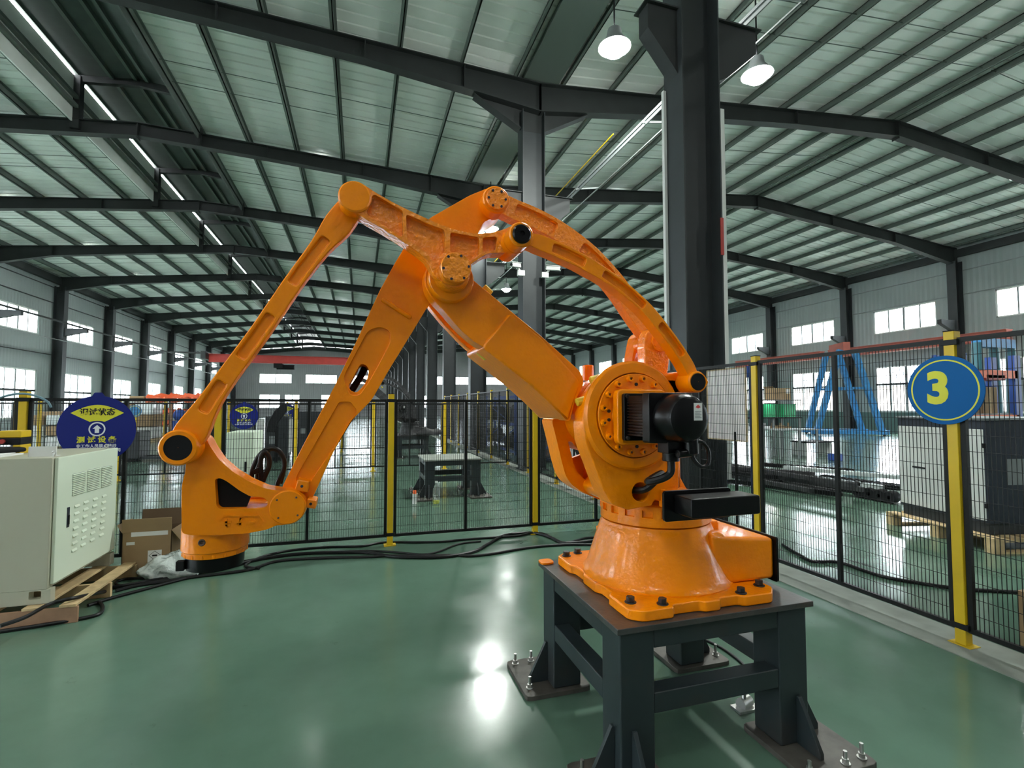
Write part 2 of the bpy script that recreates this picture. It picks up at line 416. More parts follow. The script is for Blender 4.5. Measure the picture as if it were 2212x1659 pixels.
# roof: four corrugated slopes, purlins, rafters, tie rods
ceil = struct('ceiling')
def sheet(xa, xb, off=.21, m='roof'):
    mb = MB(); vs = []; y = YB; za = zr(xa + 1e-6) + off; zb = zr(xb - 1e-6) + off
    while y < YE:
        for dy, dz in ((0, 0), (.27, 0), (.285, .03), (.318, .03)): vs.append((y + dy, dz))
        y += .3333
    P = [(xa, q[0], za + q[1]) for q in vs] + [(xb, q[0], zb + q[1]) for q in vs]; n = len(vs)
    mb.add(P, [(i, i + 1, n + i + 1, n + i) for i in range(n - 1)])
    return ob('roof_sheet', mb, m, ceil, smooth=False)
sheet(-17.3, -8.22); sheet(-5.0, 4.25); sheet(4.25, 16.7); sheet(16.7, 29.6)
PX = [-16.4 + 1.43 * k for k in range(6)] + [-8.3] + [-4.93, -3.55, -2.12, -.68, .78, 2.25, 3.62] + [4.9, 6.3, 7.75, 9.2, 10.62, 12.05, 13.5, 15.0, 16.45] + [17.0, 18.6, 20.05, 21.5, 22.95, 24.4, 25.85, 27.3, 28.8]
for x in PX:
    z = zr(x); mb = MB().box(x - .012, x + .012, YB, YE, z, z + .2).box(x - .07, x + .012, YB, YE, z, z + .02).box(x - .012, x + .07, YB, YE, z + .18, z + .2)
    ob('purlin', mb, 'purlin', ceil, smooth=False)
# valley gutter over the column row
ob('gutter', MB().box(3.80, 4.72, YB, YE, 9.74, 9.86), 'purlin', ceil, smooth=False)
def rafter(pts):
    """pts = [(x, depth)]"""
    top = [(x, zr(x)) for x, d in pts]; bot = [(x, zr(x) - d) for x, d in pts]
    m = MB().plate(top + bot[::-1], -.012, .012)
    for L, t in ((top, -.012), (bot, .012)):
        for a, b in zip(L, L[1:]): m.beam((a[0], 0, a[1] + t), (b[0], 0, b[1] + t), .26, .024)
    for x, d in pts:
        m.box(x - .012, x + .012, -.12, .12, zr(x) - d - (.07 if abs(x + 6.6) < .1 or abs(x - 16.7) < .1 else 0), zr(x))
    return m
r1 = rafter([(-17.0, .85), (-14.5, .5), (-10, .42), (-6.6, .42), (-3, .42), (0, .46), (2.3, .60), (4.25, .74)])
r2 = rafter([(4.25, .74), (8.5, .52), (12.5, .45), (16.7, .52), (21, .5), (25, .52), (29.3, .85)])
protos = []
for mb in (r1, r2): protos.append(ob('rafter', mb, 'beam', ceil, smooth=False))
for n in NF:
    for p in protos:
        o = p if n == -2 else p.copy()
        if n != -2: COL.objects.link(o)
        o.location = (0, FY(n), 0)
# knee braces from purlins down to the rafters (pale flat bars)
kb = MB()
for x in (-13.5, -10.6, -2.12, .78, 3.62, 7.75, 12.05, 20.05, 24.4): kb.beam((x, .0, zr(x) - .42), (x, .55, zr(x) + .02), .012, .045)
kp = ob('fly_brace', kb, 'grey', ceil, smooth=False)
for n in range(-1, 13):
    o = kp if n == -1 else kp.copy()
    if n != -1: COL.objects.link(o)
    o.location = (0, FY(n), 0)
tr = MB()
for a, b in ((-17, -8.3), (-5, 4.1), (4.4, 16.6), (16.8, 29.4)):
    for dy in (-.45, .45): tr.beam((a, 3 + dy, zr(a) + .1), (b, 3 + dy, zr(b) + .1), .014, .014)
tp = ob('tie_rod', tr, 'purlin', ceil, smooth=False)
for n in range(-2, 12):
    o = tp if n == -2 else tp.copy()
    if n != -2: COL.objects.link(o)
    o.location = (0, FY(n), 0)
# ridge monitor of the left span
mon = struct('roof_monitor')
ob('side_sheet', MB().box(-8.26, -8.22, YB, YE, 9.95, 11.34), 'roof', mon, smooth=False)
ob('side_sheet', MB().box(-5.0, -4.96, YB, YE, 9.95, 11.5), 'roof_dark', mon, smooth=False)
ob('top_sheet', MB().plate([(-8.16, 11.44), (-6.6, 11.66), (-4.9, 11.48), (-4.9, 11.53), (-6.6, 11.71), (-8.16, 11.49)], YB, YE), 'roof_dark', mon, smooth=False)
for x, z in ((-8.19, 11.38), (-7.3, 11.42), (-6.7, 11.50), (-6.4, 11.50), (-5.6, 11.40)): ob('purlin', MB().box(x - .045, x + .045, YB, YE, z, z + .16) if x > -8.1 else MB().box(x - .04, x + .05, YB, YE, z + .02, z + .10), 'purlin', mon, smooth=False)
for x, z in ((-8.12, 10.35), (-8.12, 10.62)): ob('purlin', MB().box(x - .06, x + .04, YB, YE, z, z + .1), 'purlin', mon, smooth=False)
mf = MB().box(-8.28, -8.06, -.12, .12, 9.75, 11.36).box(-5.1, -4.9, -.12, .12, 9.75, 11.45)
mf.beam((-8.1, 0, 11.30), (-6.6, 0, 11.46), .14, .2).beam((-6.6, 0, 11.46), (-5, 0, 11.30), .14, .2)
mp = ob('monitor_frame', mf, 'beam', mon, smooth=False)
for n in NF:
    o = mp if n == -2 else mp.copy()
    if n != -2: COL.objects.link(o)
    o.location = (0, FY(n), 0)

# columns: H sections. wall columns belong to their walls, the middle row stands free
def hcol(depth, width, h, tf=.02, tw=.014):
    d = depth / 2; w = width / 2
    return MB().box(-d, -d + tf, -w, w, 0, h).box(d - tf, d, -w, w, 0, h).box(-d + tf, d - tf, -tw / 2, tw / 2, 0, h)
cl = ob('column', hcol(.5, .42, 8.6), 'column', wl, smooth=False); cr_ = ob('column', hcol(.5, .42, 9.0), 'column', wr, smooth=False)
for n in NF:
    for p, x in ((cl, -16.95), (cr_, 29.25)):
        o = p if n == -2 else p.copy()
        if n != -2: COL.objects.link(o)
        o.location = (x, FY(n) + .0, 0)
# eave struts
ob('eave_beam', MB().box(-17.2, -16.95, YB, YE, 8.75, 9.12), 'beam', wl, smooth=False)
ob('eave_beam', MB().box(29.25, 29.5, YB, YE, 9.25, 9.62), 'beam', wr, smooth=False)
ORD = ['first', 'second', 'third', 'fourth', 'fifth', 'sixth', 'seventh', 'eighth']
c0 = thing('steel_column', 'thick dark steel column right behind the orange robot, white trunking on both edges', 'column', (0, 0, 0), 'free-standing steel columns of the middle row')
c0['kind'] = 'structure'
ob('shaft', hcol(.59, .41, 8.95).box(-.33, .33, -.3, .3, 0, .03), 'column', c0, smooth=False)
hb = MB().plate([(-1.5, 9.62), (1.5, 9.62), (1.5, 9.15), (.32, 8.5), (-.32, 8.5), (-1.5, 9.15)], -.012, .012)
hb.beam((-.32, 0, 8.5), (-1.5, 0, 9.15), .26, .02).beam((.32, 0, 8.5), (1.5, 0, 9.15), .26, .02)
ob('haunch', hb, 'beam', c0, smooth=False)
cbm = MB()
for sx in (-1, 1):
    k = .74 if sx < 0 else 1
    cbm.plate([(sx * .295, 5.98), (sx * .5 * k, 6.08), (sx * 1.0 * k, 6.52), (sx * 1.0 * k, 6.85), (sx * .295, 6.85)], -.11, .11)
    cbm.box(min(sx * .295, sx * 1.07 * k), max(sx * .295, sx * 1.07 * k), -.15, .15, 6.85, 6.87)
ob('crane_corbel', cbm, 'beam', c0, smooth=False)
c0.location = (XC + .03, FY(0) + .085, 0)
for n in range(1, 13):
    d = dup(c0, (4.06, FY(n) + .085, 0))
    d['label'] = ('dark steel column behind the curved link arms, white cameras on it' if n == 1 else
                  'tall dark steel column standing further down the middle row of the hall')
def trunk(x0, x1, y0, y1, za, zb, name='cable_trunking', m='trunking'): return ob(name, MB().box(x0 - XC, x1 - XC, y0 - FY(0) - .085, y1 - FY(0) - .085, za, zb), m, None, bevel=.004)
for q in (trunk(3.905, 3.95, 5.73, 5.785, .3, 5.9), trunk(4.545, 4.605, 5.375, 5.43, .6, 5.55)):
    q.parent = c0; q['label'] = 'white cable trunking'
q = trunk(4.50, 4.548, 5.36, 5.375, 3.55, 4.05, 'warning_strip', 'red'); q.parent = c0; q['label'] = 'red warning strip'
ins = MB()
for k in range(4): ins.cyl((4.62 - XC, 5.33 - FY(0) - .085, 5.42 - .12 * k), (4.70 - XC, 5.33 - FY(0) - .085, 5.42 - .12 * k), .035, n=12)
q = ob('insulator', ins, 'zinc', c0)

# crane runway on the left wall, red beams on the right wall, red bridge crane
rl = thing('crane_runway', 'thin crane rail carried on dark corbels along the left wall', 'crane rail', (-16.4, 30, 6))
cb = MB().plate([(-16.7, 5.68), (-15.8, 5.92), (-15.6, 5.92), (-15.6, 6.15), (-16.7, 6.15)], -.1, .1)
cbp = None
for n in range(2, 12):
    if cbp is None: cbp = ob('corbel', cb, 'beam', rl, smooth=False); o = cbp
    else: o = cbp.copy(); COL.objects.link(o)
    o.location = Vector((0, FY(n), 0)) - rl.location
ob('rail', MB().box(-15.80, -15.72, 12, 70, 6.15, 6.23), 'beam', rl, smooth=False)
ob('rail', MB().box(-16.65, -16.6, 12, 70, 5.35, 5.39), 'grey', rl, smooth=False)
rm = thing('crane_runway', 'grey crane rail and conduit along the middle column row at crane height', 'crane rail', (5.1, 30, 6.5))
ob('rail', MB().box(5.07, 5.12, -6, 72, 6.95, 7.0).box(5.085, 5.105, -6, 72, 6.875, 6.95), 'grey', rm, smooth=False)
ob('conduit', MB().box(5.62, 5.645, -6, 72, 7.0, 7.025), 'grey', rm, smooth=False)
ob('conduit', MB().box(4.95, 4.97, 9, 40, 7.2, 7.22), 'yellow', rm, smooth=False, label='thin yellow conductor line')
hg = MB()
for k in range(24): hg.beam((5.0, 2 + 3 * k, 6.9), (5.66, 2 + 3 * k, 7.02), .03, .03)
ob('hanger', hg, 'grey', rm, smooth=False, kind='stuff')
rr = thing('crane_runway', 'faded red crane beam running along the right wall', 'crane rail', (28.2, 24, 4.8))
for ya, yb in ((31.7, 24.3), (23.7, 14.75), (13.9, 4)):
    ob('beam_segment', MB().box(27.9, 28.3, yb, ya, 4.62, 5.02).box(27.85, 28.35, yb, ya, 5.02, 5.06).box(27.85, 28.35, yb, ya, 4.58, 4.62), 'red_dusty', rr, bevel=.01)
cb2 = MB().plate([(28.99, 5.35), (28.0, 5.75), (28.0, 5.95), (28.99, 5.95)], -.1, .1); cbp = None
for n in range(1, 7):
    if cbp is None: cbp = ob('corbel', cb2, 'beam', rr, smooth=False); o = cbp
    else: o = cbp.copy(); COL.objects.link(o)
    o.location = Vector((0, FY(n), 0)) - rr.location
bc = thing('bridge_crane', 'red bridge crane girder spanning the left bay at the far end', 'crane', (-6, 50, 6))
ob('girder', MB().box(-12.9, 1.2, 49.7, 50.1, 5.50, 6.18).box(-12.9, 1.2, 49.6, 50.2, 6.18, 6.22), 'red', bc, bevel=.01)
ob('end_carriage', MB().box(-13.3, -12.9, 48.8, 51.0, 5.7, 6.37).box(-15.85, -13.2, 49.8, 50.0, 6.232, 6.36), 'beam', bc, bevel=.02)
ob('hoist', MB().box(-7.6, -6.9, 49.4, 50.4, 5.08, 5.48).cyl((-7.4, 49.9, 5.18), (-5.9, 49.9, 5.18), .22), 'black_matte', bc)

# high bay lamps (first ones show; unseen others added for light, some inferred from highlights)
def lamp(x, y, z, r=.24, first=[None], label=None, bright=False):
    if first[0] is None:
        t = thing('high_bay_lamp', label, 'lamp', (0, 0, 0), 'high bay lamps under the roof')
        ob('reflector', MB().lathe([(.05, .34), (.12, .33), (.14, .2), (.27, .02), (.29, 0), (.27, 0)], (0, 0, 0), n=28), 'grey', t)
        ob('diffuser', MB().lathe([(.001, -.16), (.08, -.15), (.15, -.115), (.2, -.065), (.23, .0), (.23, .02), (.001, .02)], (0, 0, 0), n=28), 'lamp', t, label='glowing white diffuser')
        hg_ = ob('hanger', MB().cyl((0, 0, 0), (0, 0, 1), .015, n=8), 'black_matte', t); hg_.location = (0, 0, .33)
        first[0] = t
        if bright: o = [c for c in t.children if c.name.startswith('diffuser')][0]; o.material_slots[0].link = 'OBJECT'; o.material_slots[0].material = M['lamp_bright']
    else: t = dup(first[0])
    o = [c for c in t.children if c.name.startswith('diffuser')][0]; o.material_slots[0].link = 'OBJECT'; o.material_slots[0].material = M['lamp_bright' if bright else 'lamp']
    hg_ = [c for c in t.children if c.name.startswith('hanger')][0]; hg_.scale = (1, 1, min(zr(x) + .205, 9.75 if 3.8 < x < 4.7 else 99) - z - .33)
    t.location = (x, y, z); t['label'] = label; return t
lamp(4.29, 7.71, 8.0, label='large glaring high bay lamp beside the thick steel column', bright=True)
lamp(7.31, 7.56, 8.0, label='smaller high bay lamp to the right of the thick steel column', bright=True)
lamp(4.45, 17.17, 8.0, label='bright lamp seen through the gap under the curved link arms', bright=True)
lamp(7.62, 25.95, 8.0, label='tiny lamp seen beside the grey column behind the elbow')
for x, y in ((-3.4, 1.2), (1.0, -2.0), (-3.0, -5.5), (7.3, -3), (-11, -3), (14, -4), (21, 2), (-10.5, 2.5), (13, 3)):
    lamp(x, y, 8.9, label='unseen high bay lamp under the roof outside the view')
proto = None  # fill lamps added out of sight behind the rafters to light the hall
for n in range(1, 12):
    for x in (-13.2, -1.4, 9.9, 23.7):
        if n == 1 and x == -1.4: continue
        if proto is None:
            proto = thing('added_fill_lamp', 'unseen round fill lamp added behind a rafter', 'lamp', (0, 0, 0), 'added fill lamps hidden behind the rafters')
            ob('reflector', MB().lathe([(.02, .13), (.12, .12), (.2, .08), (.27, .02), (.29, 0), (.27, 0)], (0, 0, 0), n=20), 'grey', proto)
            ob('diffuser', MB().cyl((0, 0, .004), (0, 0, .02), .25, n=20), 'lamp', proto)
            o = proto
        else: o = dup(proto)
        o.location = (x, FY(n) + .43, zr(x) - .42 + .5 / FY(n) * (zr(x) - 2) + .05)
# pale building outside the left windows
ho = thing('neighbouring_building', 'pale low building seen through the lower left windows', 'building', (-32, 40, 0))
ob('facade', MB().box(-34, -32, -10, 90, -.25, 2.9), 'outside', ho, smooth=False)
ob('roof_edge', MB().box(-34.2, -31.7, -10, 90, 2.9, 3.1), 'grey', ho, smooth=False)
h2 = thing('neighbouring_building', 'pinkish low building seen through the lower right windows', 'building', (46, 30, 0))
ob('facade', MB().box(46, 48, -10, 90, -.25, 3.4), mat('pinkish_render', (.62, .50, .45), .8), h2, smooth=False)
ob('roof_edge', MB().box(45.7, 48.2, -10, 90, 3.4, 3.6), 'grey', h2, smooth=False)

# ------------------------------------------------------------------ steel pedestal under the robot
T = .60          # table height at which the robot below is drawn; it is scaled onto the real table (TP) at the end
TP = .655
def pedestal(label, x0=.998, x1=2.007, y0=1.815, y1=2.741, top='table_top'):
    t = thing('robot_pedestal', label, 'pedestal', ((x0 + x1) / 2, (y0 + y1) / 2, 0))
    ob('top_plate', MB().box(x0, x1, y0, y1, TP - .025, TP), top, t, bevel=.003)
    i = .022; w = .16; zt = TP - .025
    for a in (x0 + i, x1 - i - w):
        for b in (y0 + i, y1 - i - w): ob('leg', MB().box(a, a + w, b, b + w, .025, zt), 'steel_dark', t, bevel=.008)
    A, B = x0 + i + w, x1 - i - w; D, Fq = y0 + i + w, y1 - i - w
    for z0, z1_ in ((zt - .085, zt), (.28, .365)):
        for y in (y0 + i + .004, y1 - i - .088): ob('cross_beam', MB().box(A, B, y, y + .084, z0, z1_), 'steel_dark', t, bevel=.006)
        for x in (x0 + i + .004, x1 - i - .088): ob('cross_beam', MB().box(x, x + .084, D, Fq, z0, z1_), 'steel_dark', t, bevel=.006)
    for sx, cx in ((-1, x0 + i + w / 2), (1, x1 - i - w / 2)):
        for sy, cy in ((-1, y0 + i + w / 2), (1, y1 - i - w / 2)):
            e = w / 2
            px0, px1 = sorted((cx - sx * .13, cx + sx * .245)); py0, py1 = sorted((cy - sy * .11, cy + sy * .28))
            fp = ob('foot_plate', MB().plate(fillet([(px0, py0), (px1, py0), (px1, py1), (px0, py1)], .03, 2), 0, .025, ax='z'), 'foot_steel', t, bevel=.003)
            ob('gusset', MB().plate([(cx + sx * e, .025), (cx + sx * .19, .025), (cx + sx * .19, .05), (cx + sx * (e + .012), .235), (cx + sx * e, .235)], cy + sy * .02 - .01, cy + sy * .02 + .01), 'steel_dark', t, bevel=.002)
            ob('gusset', MB().plate([(cy + sy * e, .025), (cy + sy * .20, .025), (cy + sy * .20, .05), (cy + sy * (e + .012), .235), (cy + sy * e, .235)], cx + sx * .02 - .01, cx + sx * .02 + .01, ax='x'), 'steel_dark', t, bevel=.002)
            for ax_, ay in ((.20, .235), (.20, -.03), (-.09, .235), (.10, .24)):
                bx, by = cx + sx * ax_, cy + sy * ay; hgt = .022 + .03 * random.random()
                ob('anchor_bolt', MB().cyl((bx, by, .025), (bx, by, .029), .020, n=12).cyl((bx, by, .029), (bx, by, .046), .014, n=6).cyl((bx, by, .046), (bx, by, .046 + hgt), .008, n=10), 'zinc', fp, label='zinc anchor bolt')
    return t
ped = pedestal('dark grey steel pedestal table carrying the orange robot')
tab = ob('painted_shim', MB().plate(fillet([(.990, 2.66), (1.07, 2.66), (1.07, 2.738), (.990, 2.738)], .03), TP, TP + .012, ax='z'), 'orange', None, bevel=.003)
tag(tab, 'small flat orange tab lying on the far left corner of the pedestal', 'plate')

# ------------------------------------------------------------------ the orange palletising robot
AX, AY = 1.555, 2.42
rob = thing('palletising_robot', 'big orange palletising robot with curved link arms bolted to the dark pedestal', 'robot', (AX, AY, T))
def rp(name, mb, m='orange', bevel=.006, label=None, parent=None, **k): return ob(name, mb, m, parent or rob, bevel=bevel, label=label, **k)
# base: notched flange, skirt, rear box
bf = fillet([(1.150, 2.00), (1.205, 1.955), (1.36, 1.955), (1.375, 1.985), (1.52, 1.985), (1.535, 1.965), (1.62, 1.965), (1.635, 1.99), (1.74, 1.99), (1.755, 1.965), (1.92, 1.965), (1.985, 2.03),
      (1.985, 2.22), (1.955, 2.24), (1.955, 2.60), (1.985, 2.62), (1.985, 2.82), (1.93, 2.88), (1.74, 2.88), (1.72, 2.855), (1.42, 2.855), (1.40, 2.88), (1.22, 2.88), (1.150, 2.82),
      (1.150, 2.64), (1.175, 2.62), (1.175, 2.50), (1.158, 2.48), (1.158, 2.33), (1.178, 2.31), (1.178, 2.20), (1.150, 2.18)], .022, 3)
base = rp('base_flange', MB().plate(bf, T, T + .05, ax='z'), bevel=.008)
rp('base_skirt', MB().lathe([(.005, T + .04), (.396, T + .04), (.396, T + .056), (.384, T + .066), (.372, T + .09), (.345, T + .17), (.322, T + .24), (.306, T + .29), (.296, T + .318), (.288, T + .332), (.288, T + .338), (.276, T + .340), (.005, T + .346)], (AX + .01, AY, 0), n=72), bevel=0)
lg0, lg1 = at_y(1294, 1138, 2.62), at_y(1320, 1190, 2.62)
rp('side_lug', MB().box(lg0.x, lg0.x + .12, 2.55, 2.66, lg1.z, lg0.z), bevel=.006)
rp('skirt_shoulder', MB().plate([(1.70, T + .05), (1.93, T + .05), (1.90, T + .12), (1.84, T + .26), (1.78, T + .31), (1.70, T + .31)], 2.125, 2.70), bevel=.03, seg=3)
rb = MB().plate([(1.70, T + .05), (2.085, T + .05), (2.085, T + .262), (1.80, T + .285), (1.70, T + .31)], 2.115, 2.70)
rp('rear_box', rb, bevel=.022)
rp('rear_box_block', MB().box(1.795, 1.895, 2.30, 2.40, T + .27, T + .325), bevel=.012)
rp('rear_cover', MB().plate(rrect(2.10, 2.72, T + .035, T + .268, .015), 2.085, 2.099, ax='x'), 'black', bevel=.003, label='black cover plate')
for bx, by in ((1.20, 2.06), (1.33, 2.0), (1.77, 2.005), (1.93, 2.06), (1.20, 2.80), (1.29, 2.835), (1.85, 2.835), (1.93, 2.76)):
    rp('base_bolt', MB().cyl((bx, by, T + .05), (bx, by, T + .055), .027, n=18).cyl((bx, by, T + .055), (bx, by, T + .078), .020, n=6), 'bolt', bevel=.002, parent=base, label='dark hexagon bolt')
# rotating ring with a row of pockets
ring = MB().lathe([(.005, T + .345), (.276, T + .345), (.294, T + .347), (.294, T + .392), (.282, T + .394), (.282, T + .428), (.298, T + .43), (.298, T + .448), (.286, T + .458), (.005, T + .46)], (AX + .01, AY, 0), n=72)
rp('turntable_ring', ring, bevel=0)
lug = MB()
for k in range(20):
    a = 2 * math.pi * k / 20 + .1; c, s_ = math.cos(a), math.sin(a)
    lug.beam((AX + .01 + c * .286, AY + s_ * .286, T + .392), (AX + .01 + c * .286, AY + s_ * .286, T + .43), .040, .018, up=(c, s_, 0))
rp('turntable_lug', lug, bevel=0, kind='stuff')
J2 = at_y(1372, 897, 2.1); J2 = (J2.x, J2.z)
# near cheek with the big gear disc
NY = 2.13
nc = xz([(505, 968), (455, 885), (385, 700), (362, 642), (345, 590), (338, 500), (346, 420), (372, 335), (425, 252), (498, 193), (578, 166), (680, 166), (760, 186), (812, 214), (905, 220), (905, 330), (905, 942), (810, 948), (760, 940), (742, 975), (600, 1000)], NY, z1)
hole = circ(*xz([(675, 893)], NY, z1)[0], .045, 20)
chk = rp('near_cheek', MB().plate(nc, NY, NY + .13, holes=[hole]), bevel=.016, seg=3)
rp('cheek_rim', MB().lathe([(.262, 0), (.262, -.012), (.250, -.028), (.222, -.03), (.205, -.03), (.205, 0)], (J2[0], NY, J2[1]), axis=(0, 1, 0), n=64), bevel=0)
disc = rp('gear_disc', MB().lathe([(.001, -.055), (.125, -.055), (.128, -.04), (.199, -.04), (.199, 0), (.001, 0)], (J2[0], NY, J2[1]), axis=(0, 1, 0), n=64), bevel=.003)
for k in range(16):
    a = math.radians(11.25 + 22.5 * k); x, z = J2[0] + .177 * math.sin(a), J2[1] + .177 * math.cos(a)
    rp('disc_bolt', MB().lathe([(.005, -.05), (.0075, -.060), (.015, -.060), (.0165, -.04), (.001, -.04)], (x, NY, z), axis=(0, 1, 0), n=12), bevel=0, parent=disc)
bh = MB()
for k in range(16):
    a = math.radians(11.25 + 22.5 * k); x, z = J2[0] + .177 * math.sin(a), J2[1] + .177 * math.cos(a); bh.cyl((x, NY - .0525, z), (x, NY - .045, z), .007, n=8)
rp('socket_shade', bh, 'rust', bevel=0, parent=disc, kind='stuff')  # dark discs paint the shade inside each bolt socket
for a in (0, 180, 262, 278):
    x, z = J2[0] + .148 * math.sin(math.radians(a)), J2[1] + .148 * math.cos(math.radians(a))
    rp('disc_plug', MB().cyl((x, NY - .046, z), (x, NY - .04, z), .008, n=10), 'bolt', bevel=0, parent=disc)
# far cheek with its window, saddle between the cheeks
FYc = 2.52
fc = xz([(140, 455), (168, 560), (200, 700), (228, 800), (262, 850), (320, 890), (430, 940), (520, 960), (700, 975), (860, 960), (860, 400), (700, 300), (520, 300), (380, 360), (300, 400), (230, 440)], FYc, z1)
win = fillet(xz([(240, 590), (262, 592), (300, 640), (385, 660), (388, 830), (350, 825), (308, 790), (280, 745)], FYc, z1), .02)
rp('far_cheek', MB().plate(fillet(fc, .03, 3), FYc, FYc + .16, holes=[win]), bevel=.016, seg=3)
rp('window_back', MB().plate(xz([(225, 700), (400, 640), (420, 850), (300, 850)], FYc + .13, z1), FYc + .12, FYc + .15), 'orange', bevel=0)
sad = xz([(300, 905), (420, 940), (520, 962), (860, 955), (860, 800), (600, 790), (470, 760), (380, 690), (300, 600), (262, 560), (240, 590), (262, 700)], 2.3, z1)
rp('saddle', MB().plate(fillet([(1.215, T + .46), (1.80, T + .46), (1.80, T + .475), (1.66, T + .50), (1.60, T + .60), (1.45, T + .64), (1.25, T + .58), (1.17, T + .52)], .03), NY + .12, FYc + .02), bevel=0)
rp('rear_wall', MB().plate([(1.50, T + .46), (1.62, T + .46), (1.62, T + .95), (1.52, T + .95)], NY + .12, FYc + .02), bevel=.012)
# motor on the disc
mx, mz = J2[0] - .005, J2[1] - .006
def sq(h, r=.02): return rrect(mx - h, mx + h, mz - h, mz + h, r)
rp('motor_pad', MB().plate(sq(.128, .03), NY - .055, NY - .10), bevel=.008)
mo = rp('motor', MB().plate(sq(.108, .014), NY - .10, NY - .125), 'black', bevel=.004, label='black ribbed servo motor')
body = MB().plate(sq(.084, .012), NY - .125, NY - .27)
for k in range(13):
    z = mz - .078 + .013 * k; body.box(mx - .096, mx + .096, NY - .265, NY - .13, z - .0035, z + .0035)
for s_ in (-1, 1): body.box(mx + s_ * .075 - .02, mx + s_ * .075 + .02, NY - .265, NY - .13, mz + .07, mz + .096)
rp('motor_fins', body, 'black', bevel=0, parent=mo)
rp('motor_flange', MB().plate(sq(.106, .012), NY - .27, NY - .325), 'black', bevel=.004, parent=mo)
rp('motor_end_cap', MB().lathe([(.001, -.125), (.07, -.125), (.088, -.115), (.098, -.095), (.1, 0), (.001, 0)], (mx + .01, NY - .32, mz), axis=(0, 1, 0), n=40), 'black', bevel=0, parent=mo)
for i, j in ((-1, 1), (1, 1), (-1, -1), (1, -1)):
    rp('motor_bolt', MB().cyl((mx + i * .094, NY - .138, mz + j * .094), (mx + i * .094, NY - .124, mz + j * .094), .009, n=8), 'bolt', bevel=0, parent=mo)
lab = MB().box(mx + .022, mx + .062, NY - .4455, NY - .4445, mz - .008, mz + .062)
rp('rating_label', lab, 'paper', bevel=0, parent=mo, label='small white rating label with a red mark')
rp('label_mark', MB().plate([(mx + .030, mz + .045), (mx + .042, mz + .056), (mx + .054, mz + .045), (mx + .042, mz + .040)], NY - .4465, NY - .4455), mat('label_red', (.6, .05, .05), .6), bevel=0, parent=mo)
lt = MB()
for k in range(5): lt.box(mx + .027, mx + .057 - .006 * (k % 2), NY - .4465, NY - .4455, mz + .002 + .006 * k, mz + .004 + .006 * k)
rp('label_lines', lt, 'grey', bevel=0, parent=mo)
# motor connectors and leads
con = rp('connector', MB().cyl((mx + .02, NY - .29, mz - .09), (mx + .02, NY - .29, mz - .185), .036, n=20).box(mx - .02, mx + .06, NY - .33, NY - .25, mz - .15, mz - .10), 'black', bevel=.003, label='black motor connector')
rp('connector', MB().cyl((mx + .075, NY - .35, mz - .085), (mx + .078, NY - .35, mz - .15), .03, n=20).cyl((mx + .075, NY - .35, mz - .145), (mx + .01, NY - .35, mz - .15), .018, n=14), 'black', bevel=.003, label='black motor connector')
hc = xz([(675, 893)], NY, z1)[0]
rp('motor_cable', MB().tube([(mx + .02, NY - .29, mz - .18), (mx + .02, NY - .285, mz - .235), (mx - .015, NY - .27, mz - .262), (mx - .05, NY - .22, mz - .28), (hc[0] + .05, NY - .10, hc[1] + .10), (hc[0] + .02, NY - .05, hc[1] + .035), (hc[0] - .01, NY - .02, hc[1] + .012), (hc[0] - .02, NY + .08, hc[1])], .0165, 10), 'cable', bevel=0, label='black motor cable')
rp('motor_cable', MB().tube([(mx + .085, NY - .35, mz - .11), (mx + .12, NY - .36, mz - .10), (mx + .155, NY - .36, mz - .135), (mx + .155, NY - .36, mz - .19), (mx + .12, NY - .36, mz - .205), (mx + .09, NY - .35, mz - .175), (mx + .085, NY - .34, mz - .14)], .008, 8), 'cable', bevel=0, label='black motor cable')
# fork lift pocket with its back flange
yn = 1.80; fl, fr_ = at_y(1494, 1079, yn), at_y(1643, 1073, yn); fb = at_y(1494, 1122, yn).z
rp('fork_pocket', MB().plate(rrect(fl.x, fr_.x, fb, fl.z, .012, 3), yn, yn + .125, holes=[]), 'black', bevel=.006, label='black fork lift pocket')
pl0, pl1 = at_y(1433, 1061, yn + .128), at_y(1433, 1128, yn + .128)
rp('fork_pocket_plate', MB().plate(rrect(pl0.x, pl0.x + .36, pl1.z, pl0.z, .018, 4), yn + .125, yn + .14), 'black', bevel=.002, label='black back flange of the fork pocket')
rp('pocket_arm', MB().box(pl0.x + .12, pl0.x + .26, yn + .14, NY + .02, pl1.z + .02, pl0.z - .03), bevel=.006)
# fixed arm with the black capped pin
RY = 2.02
ck = xz([(1505, 825)], RY)[0]
fa = xz([(790, 205), (860, 178), (925, 172), (1022, 172), (1078, 235), (1022, 300), (930, 300), (800, 330)], NY + .02, z1)
rp('link_bracket', MB().plate(fillet(fa, .03), NY + .0, NY + .1), bevel=.012)
rp('bracket_pin', MB().cyl((ck[0], RY + .0, ck[1]), (ck[0] + .06, NY + .1, ck[1]), .05, n=32), bevel=0)
# ---------------- lower arm (elbow fork)
LY = 2.24
la = [(917, 600), (920, 622), (932, 643), (952, 663), (993, 711), (1024, 738), (1055, 757), (1137, 824), (1186, 868), (1231, 915), (1241, 870), (1263, 827), (1255, 803), (1170, 726), (1096, 664), (1038, 617), (1012, 596), (1008, 572), (990, 552), (965, 547), (938, 556), (922, 576)]
lo = fillet(xz(la, LY), .03, 3)
rp('lower_arm', MB().plate(lo, LY, LY + .11), bevel=.014, seg=3)
